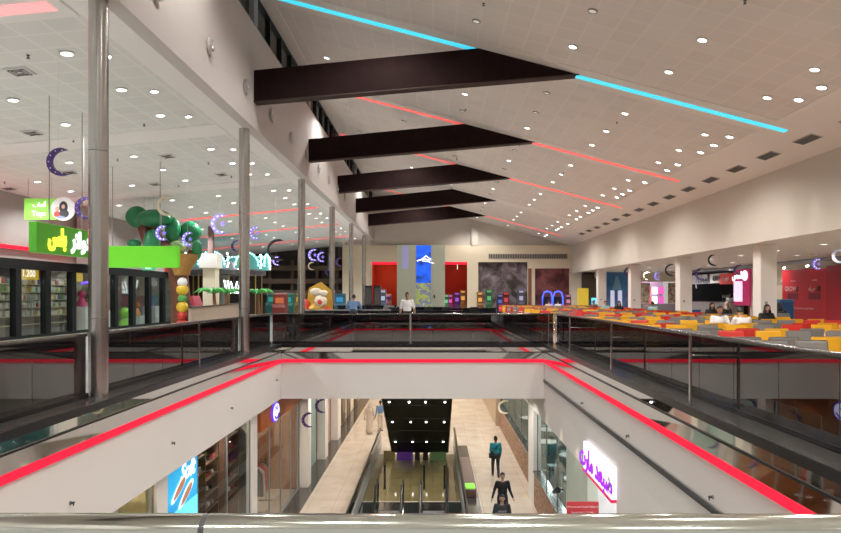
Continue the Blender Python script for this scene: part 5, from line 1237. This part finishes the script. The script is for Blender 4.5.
for i, Y in enumerate(rows):
    for j, X in enumerate((-3.65, -1.25, 1.1, 3.54, 5.97, 8.46)):
        if X < -1 and i % 2: continue
        if j < 4 and (i*7+j*3) % 5 > 1: put(roof_d, (X, Y, roofh(X)-.01), 'dim round downlight in the tiled slope of the main roof', 'dim downlights in the tiled roof')
        else: put(roof_l, (X, Y, roofh(X)-.01), 'bright round downlight in the tiled slope of the main roof', 'downlights in the tiled roof')
        if (i+j) % 3 == 0: spot((X, Y, roofh(X)-.1), 330)
    for d in (-.35, .75)[:1+i % 2]:
        put(roof_b, (9.06, Y+d, roofh(9.06)-.01), 'small bright downlight along the right edge of the tiled roof', 'bright downlights on the roof edge')
    for j, X in enumerate((-6.3, -6.9, -9.3, -11.3, -13.6, -16, -18.6)):
        if Y > 40 and j > 4: continue
        if j == 0: put(side_b, (X, Y+.3, lefth(X)-.01), 'small bright downlight in the side ceiling beside the soffit', 'bright downlights beside the soffit')
        else: put(side_l, (X, Y, lefth(X)-.01), 'round recessed downlight in the sloping side ceiling', 'downlights in the side ceiling')
        if (j in (2, 5) and i % 2 == 0) or (j == 4 and i % 2): spot((X, Y, lefth(X)-.1), 330, col=(.96, 1, 1))
for i, Y in enumerate([14+k*3.2 for k in range(13)]):
    for j, X in enumerate((14.2, 16.8, 19.0)):
        put(food_l, (X, Y, H(1.9)-.005), 'round downlight in the flat ceiling over the food counters', 'downlights over the food counters')
        if (i+j) % 3 == 0: spot((X, Y, H(1.8)), 120)
for Y in (13, 15, 19.6, 21.2, 24.8, 28.2, 32, 35, 37, 39, 41.5, 44, 47, 50, 52.5):
    spot((11.22, Y, H(4.2)), 75, 34, (1, .97, .78), .03, .9)
# ground floor
for Y in [3.5+k*3.3 for k in range(16)]:
    for X in (-3.9, 2.9) if Y < 22 else (-3.9, -.8, 2.5):
        if YN < Y < YF: spot((XL-.6 if X < 0 else XR+.3, Y, ZB-.06), 60)
        else: spot((X, Y, ZB-.06), 125 if X < 0 else 140, col=(1, .9, .78) if X < 0 else (1, .95, .88))
# small ceiling fittings on the left
pd = None
for i, (X, Y) in enumerate(((-8.2, 12.9), (-10.4, 16.9), (-8.4, 20.6), (-12.0, 21.5), (-7.8, 24.0), (-13.5, 17.0), (-10.5, 24.6), (-15.0, 23.0))):
    if pd is None:
        pd = o = thing('square_diffuser', '', 'air diffuser', (0, 0, 0))
        B(-.3, .3, -.3, .3, -.02, 0).done('frame', RING, pd)
        m_ = MB()
        for q in (.08, .15, .22): m_.path([(q, q, -.024), (q, -q, -.024), (-q, -q, -.024), (-q, q, -.024)], .012, 4, closed=True)
        m_.done('louvre', DKGREY, pd)
    else: o = dup(pd)
    o.location = (X, Y, lefth(X)-.012); o.rotation_euler = (0, -math.atan(.095), 0); o.scale = (.7, .7, 1)
    tag(o, 'square louvred air diffuser in the tiled side ceiling', 'air diffuser', 'square air diffusers in the side ceiling')
ps = None
for i in range(26):
    X, Y = (-7.6-(i % 4)*2.3, 12.2+(i//4)*4.1+(i % 3)*.8) if i < 14 else (1.2+(i % 3)*2.4, 12.5+(i-14)*2.9)
    z = lefth(X) if X < 0 else roofh(X)
    if ps is None: ps = o = MB().rod((0, 0, 0), (0, 0, -.05), .012).lathe([(0, -.05), (.035, -.055), (.03, -.065), (0, -.065)], 8).rod((0, 0, 0), (0, 0, -.008), .035).done('sprinkler', DKGREY)
    else: o = dup(ps)
    o.location = (X, Y, z-.004)
    tag(o, 'tiny dark sprinkler head in the tiled %s ceiling' % ('side' if X < 0 else 'roof'), 'sprinkler', 'sprinklers in the %s ceiling' % ('side' if X < 0 else 'roof'))
w = bpy.data.worlds.new('w'); S.world = w; w.use_nodes = True
w.node_tree.nodes['Background'].inputs[0].default_value = (1, .93, .85, 1); w.node_tree.nodes['Background'].inputs[1].default_value = .5

# ------------------------------------------------------------------ camera
cd = bpy.data.cameras.new('camera'); cam = bpy.data.objects.new('camera', cd); COL.objects.link(cam)
cam.location = (0, 0, EYE); cam.rotation_euler = (PI/2, 0, 0)
cd.sensor_width = 36; cd.lens = 36*F/841; cd.shift_x = -12.5/841; cd.shift_y = 29.5/841; cd.clip_end = 300; cd.clip_start = .05
S.camera = cam
S.view_settings.view_transform = 'Standard'; S.view_settings.look = 'None'; S.view_settings.gamma = 1; S.view_settings.use_curve_mapping = False
S.view_settings.exposure = 0
S.cycles.max_bounces = 8; S.cycles.diffuse_bounces = 4; S.cycles.glossy_bounces = 4; S.cycles.transparent_max_bounces = 12
S.cycles.use_denoising = True
S.cycles.sample_clamp_indirect = 6

# lettering and small pieces belong to the board or panel that carries them
for t in [o for o in bpy.data.objects if o.parent is None and o.type == 'EMPTY']:
    ch = list(t.children)
    def find(*names):
        for n in names:
            for c in ch:
                if c.name.split('.')[0] == n: return c
    base = find('board', 'panel', 'box', 'poster', 'photo_disc', 'face', 'case', 'screen')
    for c in ch:
        n = c.name.split('.')[0]
        b = None
        if n in ('lettering', 'letter', 'swoosh', 'dark_square', 'shoe_outline', 'shoe_inside', 'poster_base', 'marquee'): b = base
        elif n == 'screen' and find('case'): b = find('case')
        elif n in ('scarf', 'face', 'torso', 'child_head', 'child_top', 'table') and find('photo_disc'): b = find('photo_disc')
        elif n == 'white_emblem': b = find('screen')
        elif n == 'spot': b = find('cap')
        elif n == 'call_button' or n == 'reflection_panel': b = find('front_panel')
        elif n == 'back_bracket': b = find('backrest')
        if b and b is not c:
            c.parent = b; c.matrix_parent_inverse = b.matrix_basis.inverted()
